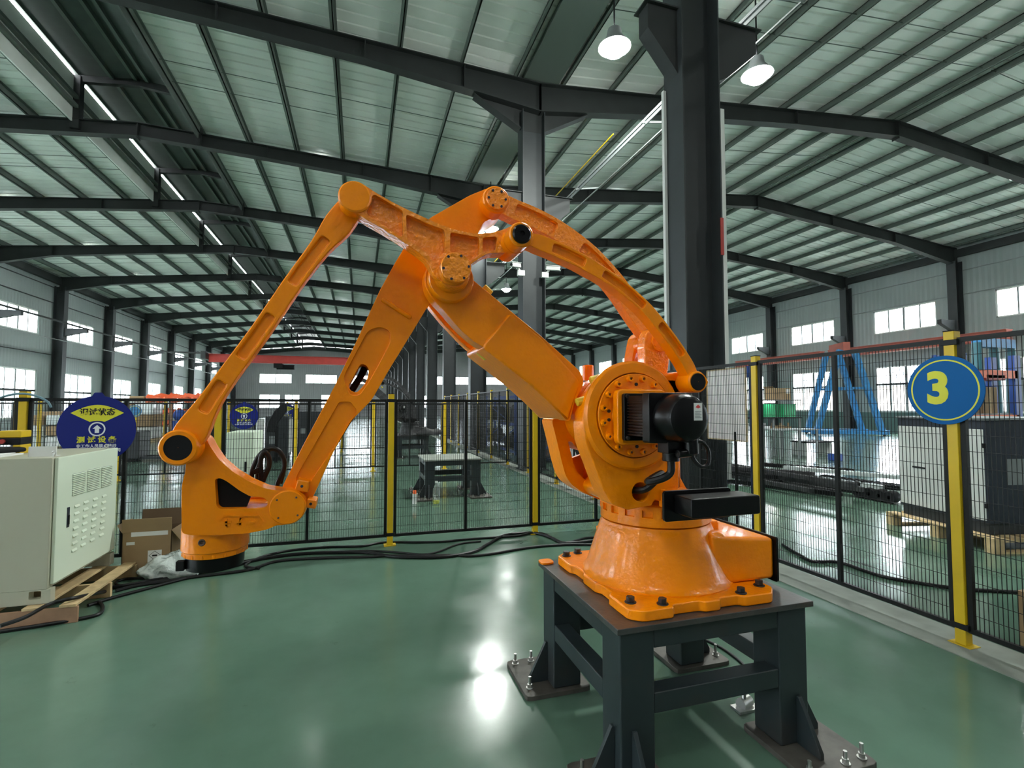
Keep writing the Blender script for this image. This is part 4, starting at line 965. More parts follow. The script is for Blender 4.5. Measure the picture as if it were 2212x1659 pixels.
# things on the cabinet
g = at_y(60, 985, 4.75)
tag(ob('document_folder', MB().box(-3.3, -2.52, 4.52, 4.86, CZ1, CZ1 + .012).box(-3.28, -2.55, 4.5, 4.82, CZ1 + .012, CZ1 + .02), 'paper', None, bevel=.002), 'flat white papers on top of the pale cabinet', 'papers')
bp_ = MB().plate([(-3.25, 4.72), (-2.62, 4.70), (-2.50, 4.86), (-2.66, 5.02), (-3.25, 5.0)], CZ1 + .02, CZ1 + .055, ax='z')
tag(ob('black_pouch', bp_, 'black_matte', None, bevel=.015), 'flat black pouch lying on the papers of the pale cabinet', 'pouch')
yb0, yb1 = at_y(9, 930, 4.98), at_y(54, 968, 4.98)
yb = thing('striped_control_box', 'yellow box with a black band standing on the pale cabinet', 'control box', ((yb0.x + yb1.x) / 2, 4.98, CZ1))
zt_ = yb0.z; za_, zb_2 = at_y(30, 945, 4.98).z, at_y(30, 960, 4.98).z
ob('body', MB().box(yb0.x, yb1.x, 4.92, 5.06, za_, zt_), 'yellow', yb, bevel=.008)
ob('band', MB().box(yb0.x, yb1.x, 4.92, 5.06, zb_2, za_), 'black_matte', yb, bevel=.006, label='black band')
ob('foot', MB().box(yb0.x + .09, yb1.x, 4.92, 5.06, CZ1, zb_2), 'yellow', yb, bevel=.006)
ob('button', MB().cyl((yb0.x + .03, 4.915, (za_ + zb_2) / 2), (yb0.x + .03, 4.90, (za_ + zb_2) / 2), .018, n=16), 'red', yb, label='red push button')
# thin blue hose draped over the post
hp = MB().tube([(-3.26, 5.70, 1.54), (-3.16, 5.69, 1.62), (-3.02, 5.685, 1.665), (-2.90, 5.69, 1.655), (-2.80, 5.70, 1.60), (-2.77, 5.71, 1.54)], .010, 8)
tag(ob('thin_hose', hp, mat('pale_blue_hose', (.12, .22, .27), .5)), 'thin grey blue hose draped over the fence top behind the cabinet', 'hose')

# ------------------------------------------------------------------ carton and plastic bag
bx = thing('open_carton', 'open brown cardboard box with diamond label by the fence', 'box', (-1.85, 5.5, 0))
x0, x1, y0, y1, hh = -2.055, -1.665, 5.40, 5.70, .40
ob('front_wall', MB().box(x0, x1, y0, y0 + .005, .002, hh), 'carton', bx)
ob('back_wall', MB().box(x0, x1, y1 - .005, y1, .002, hh), 'carton_dark', bx)
ob('side_wall', MB().box(x0, x0 + .005, y0, y1, .002, hh), 'carton', bx); ob('side_wall', MB().box(x1 - .005, x1, y0, y1, .002, hh), 'carton', bx)
ob('bottom', MB().box(x0, x1, y0, y1, 0, .006), 'carton_dark', bx)
ob('flap', MB().beam(((x0 + x1) / 2 + .03, y1, hh), ((x0 + x1) / 2 + .03, y1 + .015, hh + .15), x1 - x0 - .03, .005, up=(0, 1, 0)), 'carton_dark', bx)
ob('flap', MB().beam(((x0 + x1) / 2, y0, hh), ((x0 + x1) / 2, y0 - .01, hh + .12), x1 - x0, .005, up=(0, 1, 0)), 'carton', bx)
ob('flap', MB().beam((x1, (y0 + y1) / 2, hh), (x1 + .09, (y0 + y1) / 2, hh - .12), y1 - y0, .005, up=(1, 0, 0)), 'carton', bx)
ob('flap', MB().beam((x0, (y0 + y1) / 2, hh), (x0 - .04, (y0 + y1) / 2, hh + .07), y1 - y0, .005, up=(1, 0, 0)), 'carton', bx)
ob('paper_strip', MB().box(x0 + .07, x1 - .03, y0 - .0015, y0, hh - .04, hh + .005), 'paper', bx, label='white paper strip')
lb_ = ob('shipping_label', MB().box(x0 + .205, x0 + .315, y0 - .0015, y0, .07, .225), 'paper', bx, label='white label with a black diamond')
dcx, dcz = x0 + .26, .178
dm = [(dcx, dcz - .042), (dcx + .048, dcz), (dcx, dcz + .042), (dcx - .048, dcz)]; di = [(dcx + (p - dcx) * .9, dcz + (q - dcz) * .9) for p, q in dm]
ob('diamond', MB().plate(dm, y0 - .0022, y0 - .0015, holes=[di]), 'ink', lb_)
bl = MB()
for k in range(3): bl.box(x0 + .215, x0 + .30 - .02 * k, y0 - .0022, y0 - .0015, .085 + .012 * k, .089 + .012 * k)
bl.box(dcx - .02, dcx + .02, y0 - .0022, y0 - .0015, dcz - .008, dcz + .006); ob('print', bl, 'ink', lb_)
ob('small_sticker', MB().box(x0 + .035, x0 + .10, y0 - .0015, y0, hh - .115, hh - .088), 'paper', bx, label='small white sticker')
bg_ = MB(); c = at_z(365, 1248, .0)
bg_.sphere((c.x + .02, c.y + .06, .07), 1.0, 26, .28, .15, .13)
rnd = random.Random(5)
bg_.v = [(x + .012 * math.sin(31 * x + 17 * y) + rnd.uniform(-.012, .012), y + .012 * math.sin(41 * z + 23 * x) + rnd.uniform(-.01, .01), max(.002, z * (1 + .9 * (x - c.x)) + .018 * math.sin(37 * x) * math.cos(29 * y) + rnd.uniform(-.010, .010))) for x, y, z in bg_.v]
tag(ob('plastic_bag', bg_, 'plastic_wrap', None, angle=80), 'crumpled clear plastic bag on the floor in front of the cardboard box', 'bag')

# ------------------------------------------------------------------ floor cables
def z8(p): return (800 + .2652 * p[0], 780 + .2652 * p[1])
def floor_cable(pts, r, label, m='cable', zs=None, sm=6):
    P = []
    for i, p in enumerate(pts):
        z = r if zs is None else zs[i]; v = at_z(p[0], p[1], z); P.append((v.x, v.y, z))
    return tag(ob('cable', MB().tube(P, r, 8, sm), m, None), label, 'cable', 'black cables lying on the floor')
L8 = lambda pts: [z8(p) for p in pts]
left = [(430, 1237), (340, 1252), (290, 1262), (235, 1270)]
floor_cable(L8([(1900, 1452), (1600, 1482), (1480, 1440), (1400, 1412), (1290, 1398), (1100, 1418), (960, 1490), (860, 1545), (700, 1582), (500, 1598), (200, 1592), (0, 1562)]) + [(740, 1193), (650, 1196), (560, 1208), (480, 1229)] + left, .017, 'thick black cable dipping below the fence middle on the floor')
floor_cable(L8([(1900, 1497), (1600, 1495), (1300, 1518), (1000, 1568), (820, 1586), (650, 1580), (450, 1585), (150, 1585)]) + [(790, 1203), (700, 1205), (600, 1212), (540, 1230), (470, 1240)] + [(420, 1246), (350, 1257), (300, 1264), (250, 1276)], .014, 'black cable nearest to the viewer along the floor')
floor_cable(L8([(1900, 1436), (1760, 1440), (1640, 1470), (1540, 1476), (1420, 1408), (1300, 1404), (1180, 1425), (800, 1450), (600, 1470), (400, 1476), (100, 1478)]) + [(780, 1180), (700, 1182), (620, 1190), (560, 1205), (530, 1222), (560, 1228)], .013, 'black cable hugging the foot of the fence')
floor_cable(L8([(900, 1468), (720, 1490), (560, 1550), (430, 1575), (250, 1560)]) + [(800, 1190), (720, 1192), (620, 1199), (520, 1213), (450, 1228), (380, 1240)], .011, 'thin black cable crossing the others under the fence post')
floor_cable([(425, 1243), (360, 1260), (330, 1268), (240, 1292), (190, 1308), (215, 1302), (221, 1318), (200, 1331), (100, 1349), (0, 1364)], .013, 'black cable looping beside the pallet at the floor')
floor_cable([(415, 1240), (345, 1254), (300, 1262), (262, 1266), (250, 1258), (275, 1250), (320, 1249), (370, 1246)], .011, 'small black cable loop behind the pallet corner')
floor_cable([(240, 1275), (168, 1290), (110, 1304), (55, 1333), (0, 1352)], .013, 'black cable lying across the pallet deck', zs=[.02, .15, .15, .148, .146])
v0 = [(1690, 1176), (1738, 1205), (1762, 1213), (1815, 1215), (1900, 1243), (1990, 1260), (2080, 1272), (2200, 1279), (2300, 1282)]
floor_cable(v0, .015, 'black cable on the floor beyond the right fence')
floor_cable([(1520, 1380), (1560, 1400), (1600, 1430), (1625, 1462), (1640, 1490)], .008, 'thin black cable on the floor under the pedestal')
# odds and ends under the pedestal
v = at_z(1600, 1535, 0)
tag(ob('steel_fitting', MB().cyl((v.x, v.y, .03), (v.x + .07, v.y + .02, .03), .028, n=14).cyl((v.x + .02, v.y, .03), (v.x + .03, v.y + .01, .085), .012, n=10).box(v.x - .03, v.x + .1, v.y - .03, v.y + .04, 0, .012), 'zinc', None), 'small bright steel fitting on the floor under the pedestal', 'fitting')

# cameras and floodlights on the second column
def camera_unit(px, py, X, Y, s, label):
    v = at_y(px, py, Y); t = thing('security_camera', label, 'camera', (v.x, Y, v.z), 'white security cameras')
    ob('housing', MB().beam((v.x, Y - .02, v.z + .03), (v.x + s * .28, Y - .25, v.z - .03), .09, .10), 'white', t, bevel=.008)
    ob('sun_shield', MB().beam((v.x, Y - .02, v.z + .09), (v.x + s * .34, Y - .29, v.z + .02), .12, .012), 'white', t, bevel=.003)
    ob('lens', MB().cyl((v.x + s * .28, Y - .25, v.z - .03), (v.x + s * .288, Y - .257, v.z - .032), .035, n=16), 'ink', t)
    ob('arm', MB().beam((v.x + s * .06, Y - .05, v.z - .02), (v.x - s * .04, Y, v.z - .14), .04, .04), 'white', t)
    ob('junction_box', MB().box(v.x - s * .04 - .09, v.x - s * .04 + .09, Y - .05, Y + .05, v.z - .22, v.z - .08), 'white', t, bevel=.01)
    return t
camera_unit(1122, 577, 0, 11.42, -1, 'white security camera on the left face of the second column')
camera_unit(1180, 582, 0, 11.42, 1, 'white security camera on the right face of the second column')

# ------------------------------------------------------------------ neighbouring cells
ped2 = pedestal('bare dark grey pedestal table standing empty beyond the low fence', 1.035, 2.03, 8.38, 9.36, top='concrete')
v = at_y(942, 1056, 8.02)
bt = thing('plastic_bottle', 'clear plastic bottle with yellowish bottom by the foot of the bare pedestal', 'bottle', (v.x, 8.00, 0))
ob('bottle', MB().lathe([(.001, .0), (.05, 0), (.055, .02), (.055, .20), (.04, .27), (.018, .30), (.018, .33), (.001, .33)], (v.x, 8.00, .001), n=20), 'clear', bt)
ob('liquid', MB().lathe([(.001, .003), (.048, .003), (.051, .02), (.051, .05), (.001, .05)], (v.x, 8.00, .001), n=20), 'sign_yellow', bt, label='yellowish liquid')
ob('bottle_cap', MB().cyl((v.x, 8.00, .325), (v.x, 8.00, .355), .02, n=14), 'white', bt)
v = at_y(896, 1052, 8.08)
cn = thing('spray_can', 'small white can with orange top leaning at the bare pedestal foot', 'can', (v.x, 8.08, 0))
ob('can', MB().cyl((v.x, 8.08, .001), (v.x, 8.08, .16), .036, n=18), 'white', cn); ob('can_top', MB().cyl((v.x, 8.08, .16), (v.x, 8.08, .21), .03, n=18), 'rack_orange', cn)
ped3 = pedestal('dark pedestal of the dark robot further down the row of cells', 1.03, 2.03, 15.2, 16.1, top='steel_dark')
dark = {'orange_paint': 'grime', 'orange_cast_paint': 'grime'}
r2_ = dup(rob, (AX * RS + .02, AY * RS + 13.37, TP), None, 'unpainted dark robot standing two cells behind the orange one', remat=dark)
v = at_z(930, 938, .70)
sb = MB().sphere((2.05, 15.15, .74), 1.0, 10, .42, .12, .14)
sb.v = [(x + .03 * math.sin(19 * y + 7 * z), y, max(.685, z + .03 * math.sin(17 * x))) for x, y, z in sb.v]
tag(ob('wrapped_bundle', sb, 'grime', None, angle=80), 'dark wrapped bundle lying on the dark robot pedestal edge', 'bundle')

def cabinet(label, x0, x1, y0, y1, h, body, side, win=None, tilt=0):
    t = thing('control_cabinet', label, 'cabinet', ((x0 + x1) / 2, (y0 + y1) / 2, 0))
    ob('plinth', MB().box(x0 + .02, x1 - .02, y0 + .02, y1 - .02, 0, .1), 'black_matte', t)
    ob('body', MB().box(x0, x1, y0, y1, .1, h), body, t, bevel=.012)
    for a, b in ((x0 - .004, x0 + .0), (x1, x1 + .004)): ob('side_panel', MB().plate(rrect(y0 + .06, y1 - .06, .2, h - .1, .05), a, b, ax='x'), side, t)
    ob('door', MB().box(x0 + .03, x1 - .03, y0 - .012, y0, .13, h - .03), body, t, bevel=.005)
    if win:
        a, b, c_, d = win; w = ob('window', MB().box(x0 + a, x0 + b, y0 - .016, y0 - .012, c_, d), 'grey', t, label='pale square window')
    ob('handle', MB().box(x1 - .12, x1 - .09, y0 - .02, y0 - .012, h * .5, h * .5 + .15), 'black_matte', t)
    return t
cabinet('pale mint cabinet seen through the triangle of front arm and slim link', at_y(489, 960, 8.2).x, at_y(549, 960, 8.2).x, 8.2, 8.9, 1.17, 'mint', 'mint')
a_, b_ = at_y(572, 940, 15.6).x, at_y(622, 940, 15.6).x
cb3 = cabinet('charcoal cabinet flanked by white strips, left of the yellow post', a_, b_, 15.6, 16.3, 1.27, 'charcoal', 'white', (.12, .36, .48, .70))
for s in (-1, 1):
    xx = a_ - .22 if s < 0 else b_ + .02
    ob('side_strip', MB().plate(rrect(xx, xx + .20, .25, 1.2, .05), 15.62, 15.68), 'white', cb3, bevel=.01, label='rounded white side strip')
cabinet('charcoal cabinet with small pale window behind the front arm', at_y(645, 940, 13.9).x, at_y(692, 940, 13.9).x, 13.9, 14.5, 1.42, 'charcoal', 'white', (.05, .16, .85, .99))
bgc = MB().plate([(-2.72, .85), (-2.48, .83), (-2.42, 1.1), (-2.20, 1.42), (-2.20, 1.62), (-2.30, 1.66), (-2.52, 1.42), (-2.68, 1.12)], 15.0, 15.12)
bgc.move((at_y(598, 900, 15).x + 2.45, 0, 0))
cvr = thing('covered_arm', 'black covered arm leaning beside the charcoal cabinet', 'machine', (at_y(598, 900, 15).x, 15.05, 0))
ob('cover', bgc, 'black_matte', cvr, bevel=.03); ob('stand', MB().box(cvr.location.x - .04, cvr.location.x + .04, 15.02, 15.1, 0, 1.0), 'black_matte', cvr)
# cell sign with yellow post at the left
v = at_y(293, 888, 21.0)
cs = thing('number_sign', 'small round teal sign on a yellow post left of the orange wrist', 'sign', (v.x, 21, 0))
ob('post', MB().box(v.x - .04, v.x + .04, 21, 21.07, 0, v.z), 'yellow', cs); ob('panel', MB().plate(circ(v.x - .03, v.z, .22, 32), 20.98, 21.0), 'gantry_blue', cs)
ob('ring', MB().plate(circ(v.x - .03, v.z, .19, 32), 20.975, 20.98, holes=[circ(v.x - .03, v.z, .175, 32)]), 'sign_yellow', cs)
for k, (px, Y, h) in enumerate(((86, 13.5, 1.72), (357, 17.0, 1.72), (636, 17.9, 1.69))):
    v = at_y(px, 900, Y)
    if k < 2:
        d = dup(lowP); d.parent = None; d.location = (v.x, Y, 0)
        tag(d, ('lone yellow post left of the navy status sign', 'lone yellow post beside the orange castings rack')[k], 'post')

# wrapped pallets and machinery by the left wall
def wrapped(label, x, y, w, d, h):
    t = thing('wrapped_pallet', label, 'pallet load', (x, y, 0))
    pm = MB()
    for k in range(5): pm.box(x - w / 2, x + w / 2, y - d / 2 + d * k / 5 + .02, y - d / 2 + d * (k + 1) / 5 - .02, .10, .12)
    for k in (-1, 0, 1): pm.box(x + k * (w / 2 - .05) - .05, x + k * (w / 2 - .05) + .05, y - d / 2, y + d / 2, 0, .10)
    ob('pallet', pm, 'wood', t)
    for i in range(2):
        for j in range(3):
            ob('wrapped_crate', MB().box(x - w / 2 + w * i / 2 + .03, x - w / 2 + w * (i + 1) / 2 - .03, y - d / 2, y + d / 2, .12 + (h - .12) * j / 3 + .02, .12 + (h - .12) * (j + 1) / 3 - .01), ('plastic_wrap', 'white', 'carton')[(i + j) % 3], t, bevel=.05)
    return t
for k, (px, Y, h) in enumerate(((262, 27, 1.9), (300, 26, 1.7), (322, 31, 2.1), (118, 22, 1.25), (150, 25.5, 1.35), (205, 23.6, 1.3))):
    v = at_y(px, 900, Y)
    wrapped(('tall wrapped pallet load by the left windows, under the third window', 'wrapped pallet load just right of the black fence bar', 'far wrapped pallet load beside the orange castings', 'wrapped pallet load left of the navy status sign', 'second wrapped load close left of the navy status sign', 'wrapped load behind the navy status sign')[k], v.x, Y, 1.5, 1.2, h)
# rack of orange castings
v = at_y(398, 870, 30)
rk = thing('castings_rack', 'brown timber rack by the left wall stacked with orange castings', 'rack', (v.x, 30, 0))
for i in (-1.5, -.5, .5, 1.5): ob('upright', MB().box(v.x + i * .95 - .06, v.x + i * .95 + .06, 29.6, 29.7, 0, 1.75), 'wood_red', rk)
for z in (.55, 1.15, 1.75): ob('shelf', MB().box(v.x - 1.6, v.x + 1.6, 29.5, 30.6, z - .05, z), 'wood_red', rk)
oc = MB().plate(smooth2([(-.55, 0), (-.45, .16), (-.2, .12), (.1, .22), (.45, .14), (.55, .26), (.62, .1), (.5, -.02), (.1, .02), (-.2, -.04), (-.45, -.05)], 3), -.12, .12)
oc.v = [(x, y, z + .05) for x, y, z in oc.v]
op = ob('orange_casting', oc, 'rack_orange', None, bevel=.02)
rnd = random.Random(3)
for k in range(20):
    o = op if k == 0 else op.copy()
    if k: COL.objects.link(o)
    lev = (1.75, 1.15, .55, 1.97)[k % 4]; o.location = (v.x - 1.25 + 2.5 * ((k // 4) / 4.0), 29.75 + .18 * (k % 4), lev + .005); o.rotation_euler = (0, 0, rnd.uniform(-.5, .5))
    tag(o, '%s orange casting from the left on the %s' % (['first', 'second', 'third', 'fourth', 'fifth'][k // 4], ('timber rack top, under another', 'middle shelf of the timber rack', 'bottom shelf of the timber rack', 'very top of the timber rack')[k % 4]), 'casting', 'orange castings in the rack')
for k, px in enumerate((388, 411, 434)):
    v2 = at_y(px, 905, 26); t = thing('steel_drum', ('blue', 'dark', 'grey')[k] + ' drum standing in front of the castings rack', 'drum', (v2.x, 26, 0))
    ob('drum', MB().lathe([(.001, 0), (.29, 0), (.29, .3), (.30, .31), (.29, .32), (.29, .6), (.30, .61), (.29, .62), (.29, .9), (.001, .9)], (v2.x, 26, 0), n=24), ('blue', 'grime', 'grey')[k], t)
    ob('bundle', MB().sphere((v2.x, 26, 1.15), .27, 8), ('blue', 'grime', 'white')[k], t)
v = at_y(285, 950, 16.5)
pj = thing('pallet_truck', 'dark pallet truck parked behind the fence near the orange wrist', 'pallet truck', (v.x, 16.5, 0))
ob('chassis', MB().box(v.x - .3, v.x + .25, 16.3, 17.1, .08, .85), 'charcoal', pj, bevel=.05); ob('fork', MB().box(v.x + .2, v.x + 1.3, 16.4, 16.55, .06, .14), 'charcoal', pj); ob('fork', MB().box(v.x + .2, v.x + 1.3, 16.85, 17.0, .06, .14), 'charcoal', pj)
ob('handle', MB().tube([(v.x - .2, 16.7, .85), (v.x - .35, 16.7, 1.15), (v.x - .40, 16.7, 1.3)], .02, 8), 'black_matte', pj); ob('wheel', MB().cyl((v.x, 16.35, .08), (v.x, 17.05, .08), .08), 'black_matte', pj)

# pallet racks with dark parts beyond the receding fence
NTH = ['first', 'second', 'third', 'fourth', 'fifth', 'sixth', 'seventh', 'eighth']
CN = {'rust': 'rusty', 'grime': 'dark', 'carton': 'brown', 'black_matte': 'black', 'charcoal': 'charcoal'}
def pallet_rack(label, y0, L, seed):
    t = thing('pallet_rack', label, 'rack', (5.1, y0, 0)); rn = random.Random(seed)
    for y in (y0, y0 + L):
        for x in (4.72, 5.62): ob('upright', MB().box(x - .045, x + .045, y - .04, y + .04, 0, 1.95), 'blue', t)
        ob('brace', MB().beam((4.72, y, .3), (5.62, y, 1.0), .03, .03).beam((5.62, y, 1.0), (4.72, y, 1.7), .03, .03), 'blue', t)
    for z in (.12, .98, 1.86):
        for x in (4.72, 5.62): ob('beam', MB().box(x - .025, x + .025, y0, y0 + L, z - .06, z + .04), 'blue', t)
    for z in (.16, 1.02): ob('deck', MB().box(4.7, 5.64, y0 + .04, y0 + L - .04, z, z + .02), 'grime', t)
    for z in (.18, 1.04):
        y = y0 + .12; k = 0
        while y < y0 + L - .35:
            w = rn.uniform(.25, .45); h = rn.uniform(.35, .68); m = rn.choice(['rust', 'grime', 'carton', 'grime', 'black_matte', 'rust', 'charcoal'])
            k += 1; o = thing('parts_crate', '%s %s crate from the near end, %s shelf of the %s' % (NTH[k - 1], CN[m], 'lower' if z < 1 else 'upper', ' '.join(label.split()[:4])), 'crate', (5.1, y + w / 2, z), 'dark crates on the blue racks')
            ob('crate', MB().box(4.78 + rn.uniform(0, .08), 5.55, y, y + w, z, z + h * .8), m, o, bevel=.02)
            ob('part', MB().cyl((4.95, y + w / 2, z + h * .8), (4.95 + rn.uniform(.1, .4), y + w / 2, z + h), w * .3, w * .2, 14), rn.choice(['grime', 'rust', 'zinc', 'black_matte']), o)
            y += w + rn.uniform(.03, .08)
    return t
RL = ['nearest blue pallet rack beside the lower arm of the robot', 'second blue pallet rack behind the receding fence', 'third blue pallet rack behind the receding fence', 'fourth blue pallet rack behind the receding fence', 'last blue pallet rack behind the receding fence']
for k, y in enumerate((6.7, 8.9, 12.7, 15.0, 18.9)): pallet_rack(RL[k], y, 2.0, k)
wb_ = MB().sphere((4.25, 9.8, .38), 1.0, 10, .2, .24, .37); wb_.v = [(x + .03 * math.sin(20 * z), y, max(.0, z)) for x, y, z in wb_.v]
tag(ob('white_sack', wb_, 'white', None, angle=80), 'white sack leaning against the receding fence from behind', 'sack')

# ------------------------------------------------------------------ beyond the right fence
X = 4.12
q = [at_x(*p, X) for p in ((1527, 800), (1610, 795), (1610, 955), (1527, 945))]
wbd = thing('white_board', 'blank white board on a thin black stand behind the right fence', 'board', (X, (q[0].y + q[1].y) / 2, 0))
ya, yb_2 = q[1].y, q[0].y; za, zb = (q[2].z + q[3].z) / 2, (q[0].z + q[1].z) / 2
ob('board', MB().box(X, X + .015, ya, yb_2, za, zb), mat('board_white', (.86, .79, .75), .45), wbd, bevel=.003)
em_ = MB()
for a, b in (((ya, za), (ya, zb)), ((ya, zb), (yb_2, zb)), ((yb_2, zb), (yb_2, za)), ((yb_2, za), (ya, za))): em_.beam((X, a[0], a[1]), (X, b[0], b[1]), .018, .012)
ob('edge_frame', em_, 'wood', wbd, label='thin wooden edge')
py = at_x(1590, 1000, X).y
ob('stand', MB().box(X - .012, X + .012, py - .012, py + .012, .0, za + .1).box(X - .2, X + .2, py - .015, py + .015, 0, .03), 'black_matte', wbd, label='thin black stand')
tag(ob('blue_flag', MB().box(4.6, 4.615, at_x(1627, 800, 4.6).y, at_x(1611, 800, 4.6).y, at_x(1620, 815, 4.6).z, at_x(1620, 790, 4.6).z).box(4.60, 4.615, at_x(1618, 800, 4.6).y - .01, at_x(1618, 800, 4.6).y + .01, 0, 1.95), 'blue', None), 'small blue panel on a pole between white board and yellow post', 'panel')
# work bench with lamp, green trays and a carton on top
Yb = 12.5
def at2(px, py, Y=Yb): return at_y(px, py, Y)
l, r_ = at2(1612, 900).x, at2(1733, 900).x
bn = thing('work_bench', 'steel work bench with overhead shelf and lit tube behind the right fence', 'bench', ((l + r_) / 2, Yb + .4, 0))
zt1, zt2, zs_ = at2(1650, 902).z, at2(1650, 928).z, at2(1650, 863).z
for z, m in ((zt1, 'black_matte'), (zt2, 'grey')): ob('bench_top', MB().box(l, r_, Yb, Yb + .8, z - .03, z), m, bn, bevel=.004)
ob('overhead_shelf', MB().box(l - .1, at2(1737, 863).x, Yb + .1, Yb + .7, zs_ - .03, zs_), 'charcoal', bn)
for x in (l + .05, (l + r_) / 2, r_ - .05):
    for y in (Yb + .05, Yb + .75): ob('leg', MB().box(x - .025, x + .025, y - .025, y + .025, 0, zt1 - .03 if y < Yb + .5 else zs_ - .03), 'grey', bn)
tb = at2(1646, 868), at2(1684, 868)
ob('lamp_tube', MB().cyl((tb[0].x, Yb + .2, tb[0].z), (tb[1].x, Yb + .2, tb[0].z), .03, n=12), 'led', bn, label='lit white lamp tube')
for k, (a, b) in enumerate(((1653, 1675), (1693, 1719))):
    p0, p1 = at2(a, 892, Yb + .3), at2(b, 873, Yb + .3)
    t = thing('parts_bin', ('green parts bin on the bench, left of the pair', 'green parts bin on the bench, right of the pair')[k], 'bin', (p0.x, Yb + .3, zt1), 'green bins on the bench')
    ob('bin', MB().box(p0.x, p1.x, Yb + .3, Yb + .6, zt1 + .002, p1.z), 'green', t, bevel=.01); ob('rim', MB().box(p0.x - .01, p1.x + .01, Yb + .29, Yb + .61, p1.z - .03, p1.z), 'green', t)
p0, p1 = at2(1684, 863), at2(1719, 838)
ct = thing('carton', 'brown carton on the overhead shelf of the work bench', 'box', (p0.x, Yb + .2, zs_))
ob('box', MB().box(p0.x, p1.x, Yb + .2, Yb + .6, zs_ + .001, p1.z), 'carton', ct, bevel=.004); ob('flap', MB().beam((p0.x, Yb + .4, p1.z), (p0.x - .06, Yb + .4, p1.z + .05), .4, .006, up=(1, 0, 0)), 'carton', ct); ob('label', MB().box(p1.x - .2, p1.x - .05, Yb + .198, Yb + .2, zs_ + .2, zs_ + .34), 'paper', ct)
rn = random.Random(8)
for k in range(6):
    x = l + .15 + k * (r_ - l - .3) / 6; m = rn.choice(['grime', 'zinc', 'rust', 'carton', 'white'])
    tag(ob('bench_part', MB().box(x, x + rn.uniform(.1, .25), Yb + .1, Yb + .35, zt2 + .001, zt2 + rn.uniform(.06, .16)).cyl((x + .05, Yb + .15, zt2 + .05), (x + .05, Yb + .15, zt2 + .2), .03, n=10), m, None, bevel=.006), NTH[k] + ' machine part from the left on the lower work bench shelf', 'part', 'parts on the work bench')
l2_, r2b = at2(1685, 930, 11.6).x, at2(1770, 930, 11.6).x
tb2 = thing('steel_table', 'thin legged steel table right of the work bench', 'table', ((l2_ + r2b) / 2, 11.9, 0)); z_ = at2(1700, 928, 11.6).z
ob('table_top', MB().box(l2_, r2b, 11.6, 12.3, z_ - .03, z_), 'grey', tb2)
for x in (l2_ + .05, (l2_ + r2b) / 2, r2b - .05):
    for y in (11.65, 12.25): ob('leg', MB().box(x - .02, x + .02, y - .02, y + .02, 0, z_ - .03), 'grey', tb2)
p0, p1 = at_z(1745, 985, 0), at_z(1790, 982, 0)
stl = thing('low_stand', 'low dark topped steel stand in front of the steel table', 'stand', (p0.x, p0.y, 0))
ob('top', MB().box(p0.x - .05, p1.x + .05, p0.y, p0.y + .6, .40, .44), 'black_matte', stl)
for x in (p0.x, p1.x): ob('leg', MB().box(x - .03, x + .03, p0.y + .05, p0.y + .55, 0, .40), 'white', stl)
v = at_z(1805, 995, 0); tag(ob('blue_bin', MB().plate(rrect(v.x - .14, v.x + .14, v.y - .14, v.y + .14, .03), 0, .2, ax='z'), 'blue', None, bevel=.02), 'small blue bin on the floor behind the dark steel profiles', 'bin')
# heap of black profiles on the floor
rn = random.Random(21)
A = Vector((7.3, 9.2, 0)); B = Vector((8.1, 5.9, 0))
for k in range(17):
    f = rn.random(); off = rn.uniform(-.9, .9); L = rn.uniform(1.6, 3.0); lay = k % 4; z = .05 + .085 * lay
    c_ = A.lerp(B, .28 + .5 * f) + Vector((off + .5, 0, z)); d = (B - A).normalized(); d = Vector((d.x + rn.uniform(-.42, .42), d.y, 0)).normalized()
    t = MB(); p0, p1 = c_ - d * L / 2, c_ + d * L / 2
    t.beam(p0, p1, .085, .075)
    n_ = d.cross(Vector((0, 0, 1)))
    for j in range(int(L / .12)): t.beam(p0 + d * (.06 + .12 * j) + Vector((0, 0, .038)), p0 + d * (.12 + .12 * j) + Vector((0, 0, .038)), .06, .016)
    tag(ob('steel_profile', t, 'plastic_wrap' if k in (5, 11, 14) else ('black_matte' if k % 3 else 'grime'), None, bevel=.004), ('pale wrapped profile in the heap of black profiles, %s' % {5: 'the lowest', 11: 'the middle one', 14: 'the topmost'}[k] if k in (5, 11, 14) else 'black slotted steel profile in the heap beyond the right fence'), 'profile', 'white wrapped profiles of the heap' if k in (5, 11, 14) else 'black profiles heaped on the floor')
for k in range(4):
    v = at_z(1860 + 22 * k, 1062 + 4 * k, .1)
    tag(ob('roller', MB().lathe([(.03, -.1), (.09, -.1), (.10, -.06), (.10, .06), (.09, .1), (.03, .1)], (v.x, v.y, .103), axis=(1, .2, 0), n=20), 'black_matte', None), 'black roller at the near end of the profile heap', 'roller', 'black rollers by the profile heap')
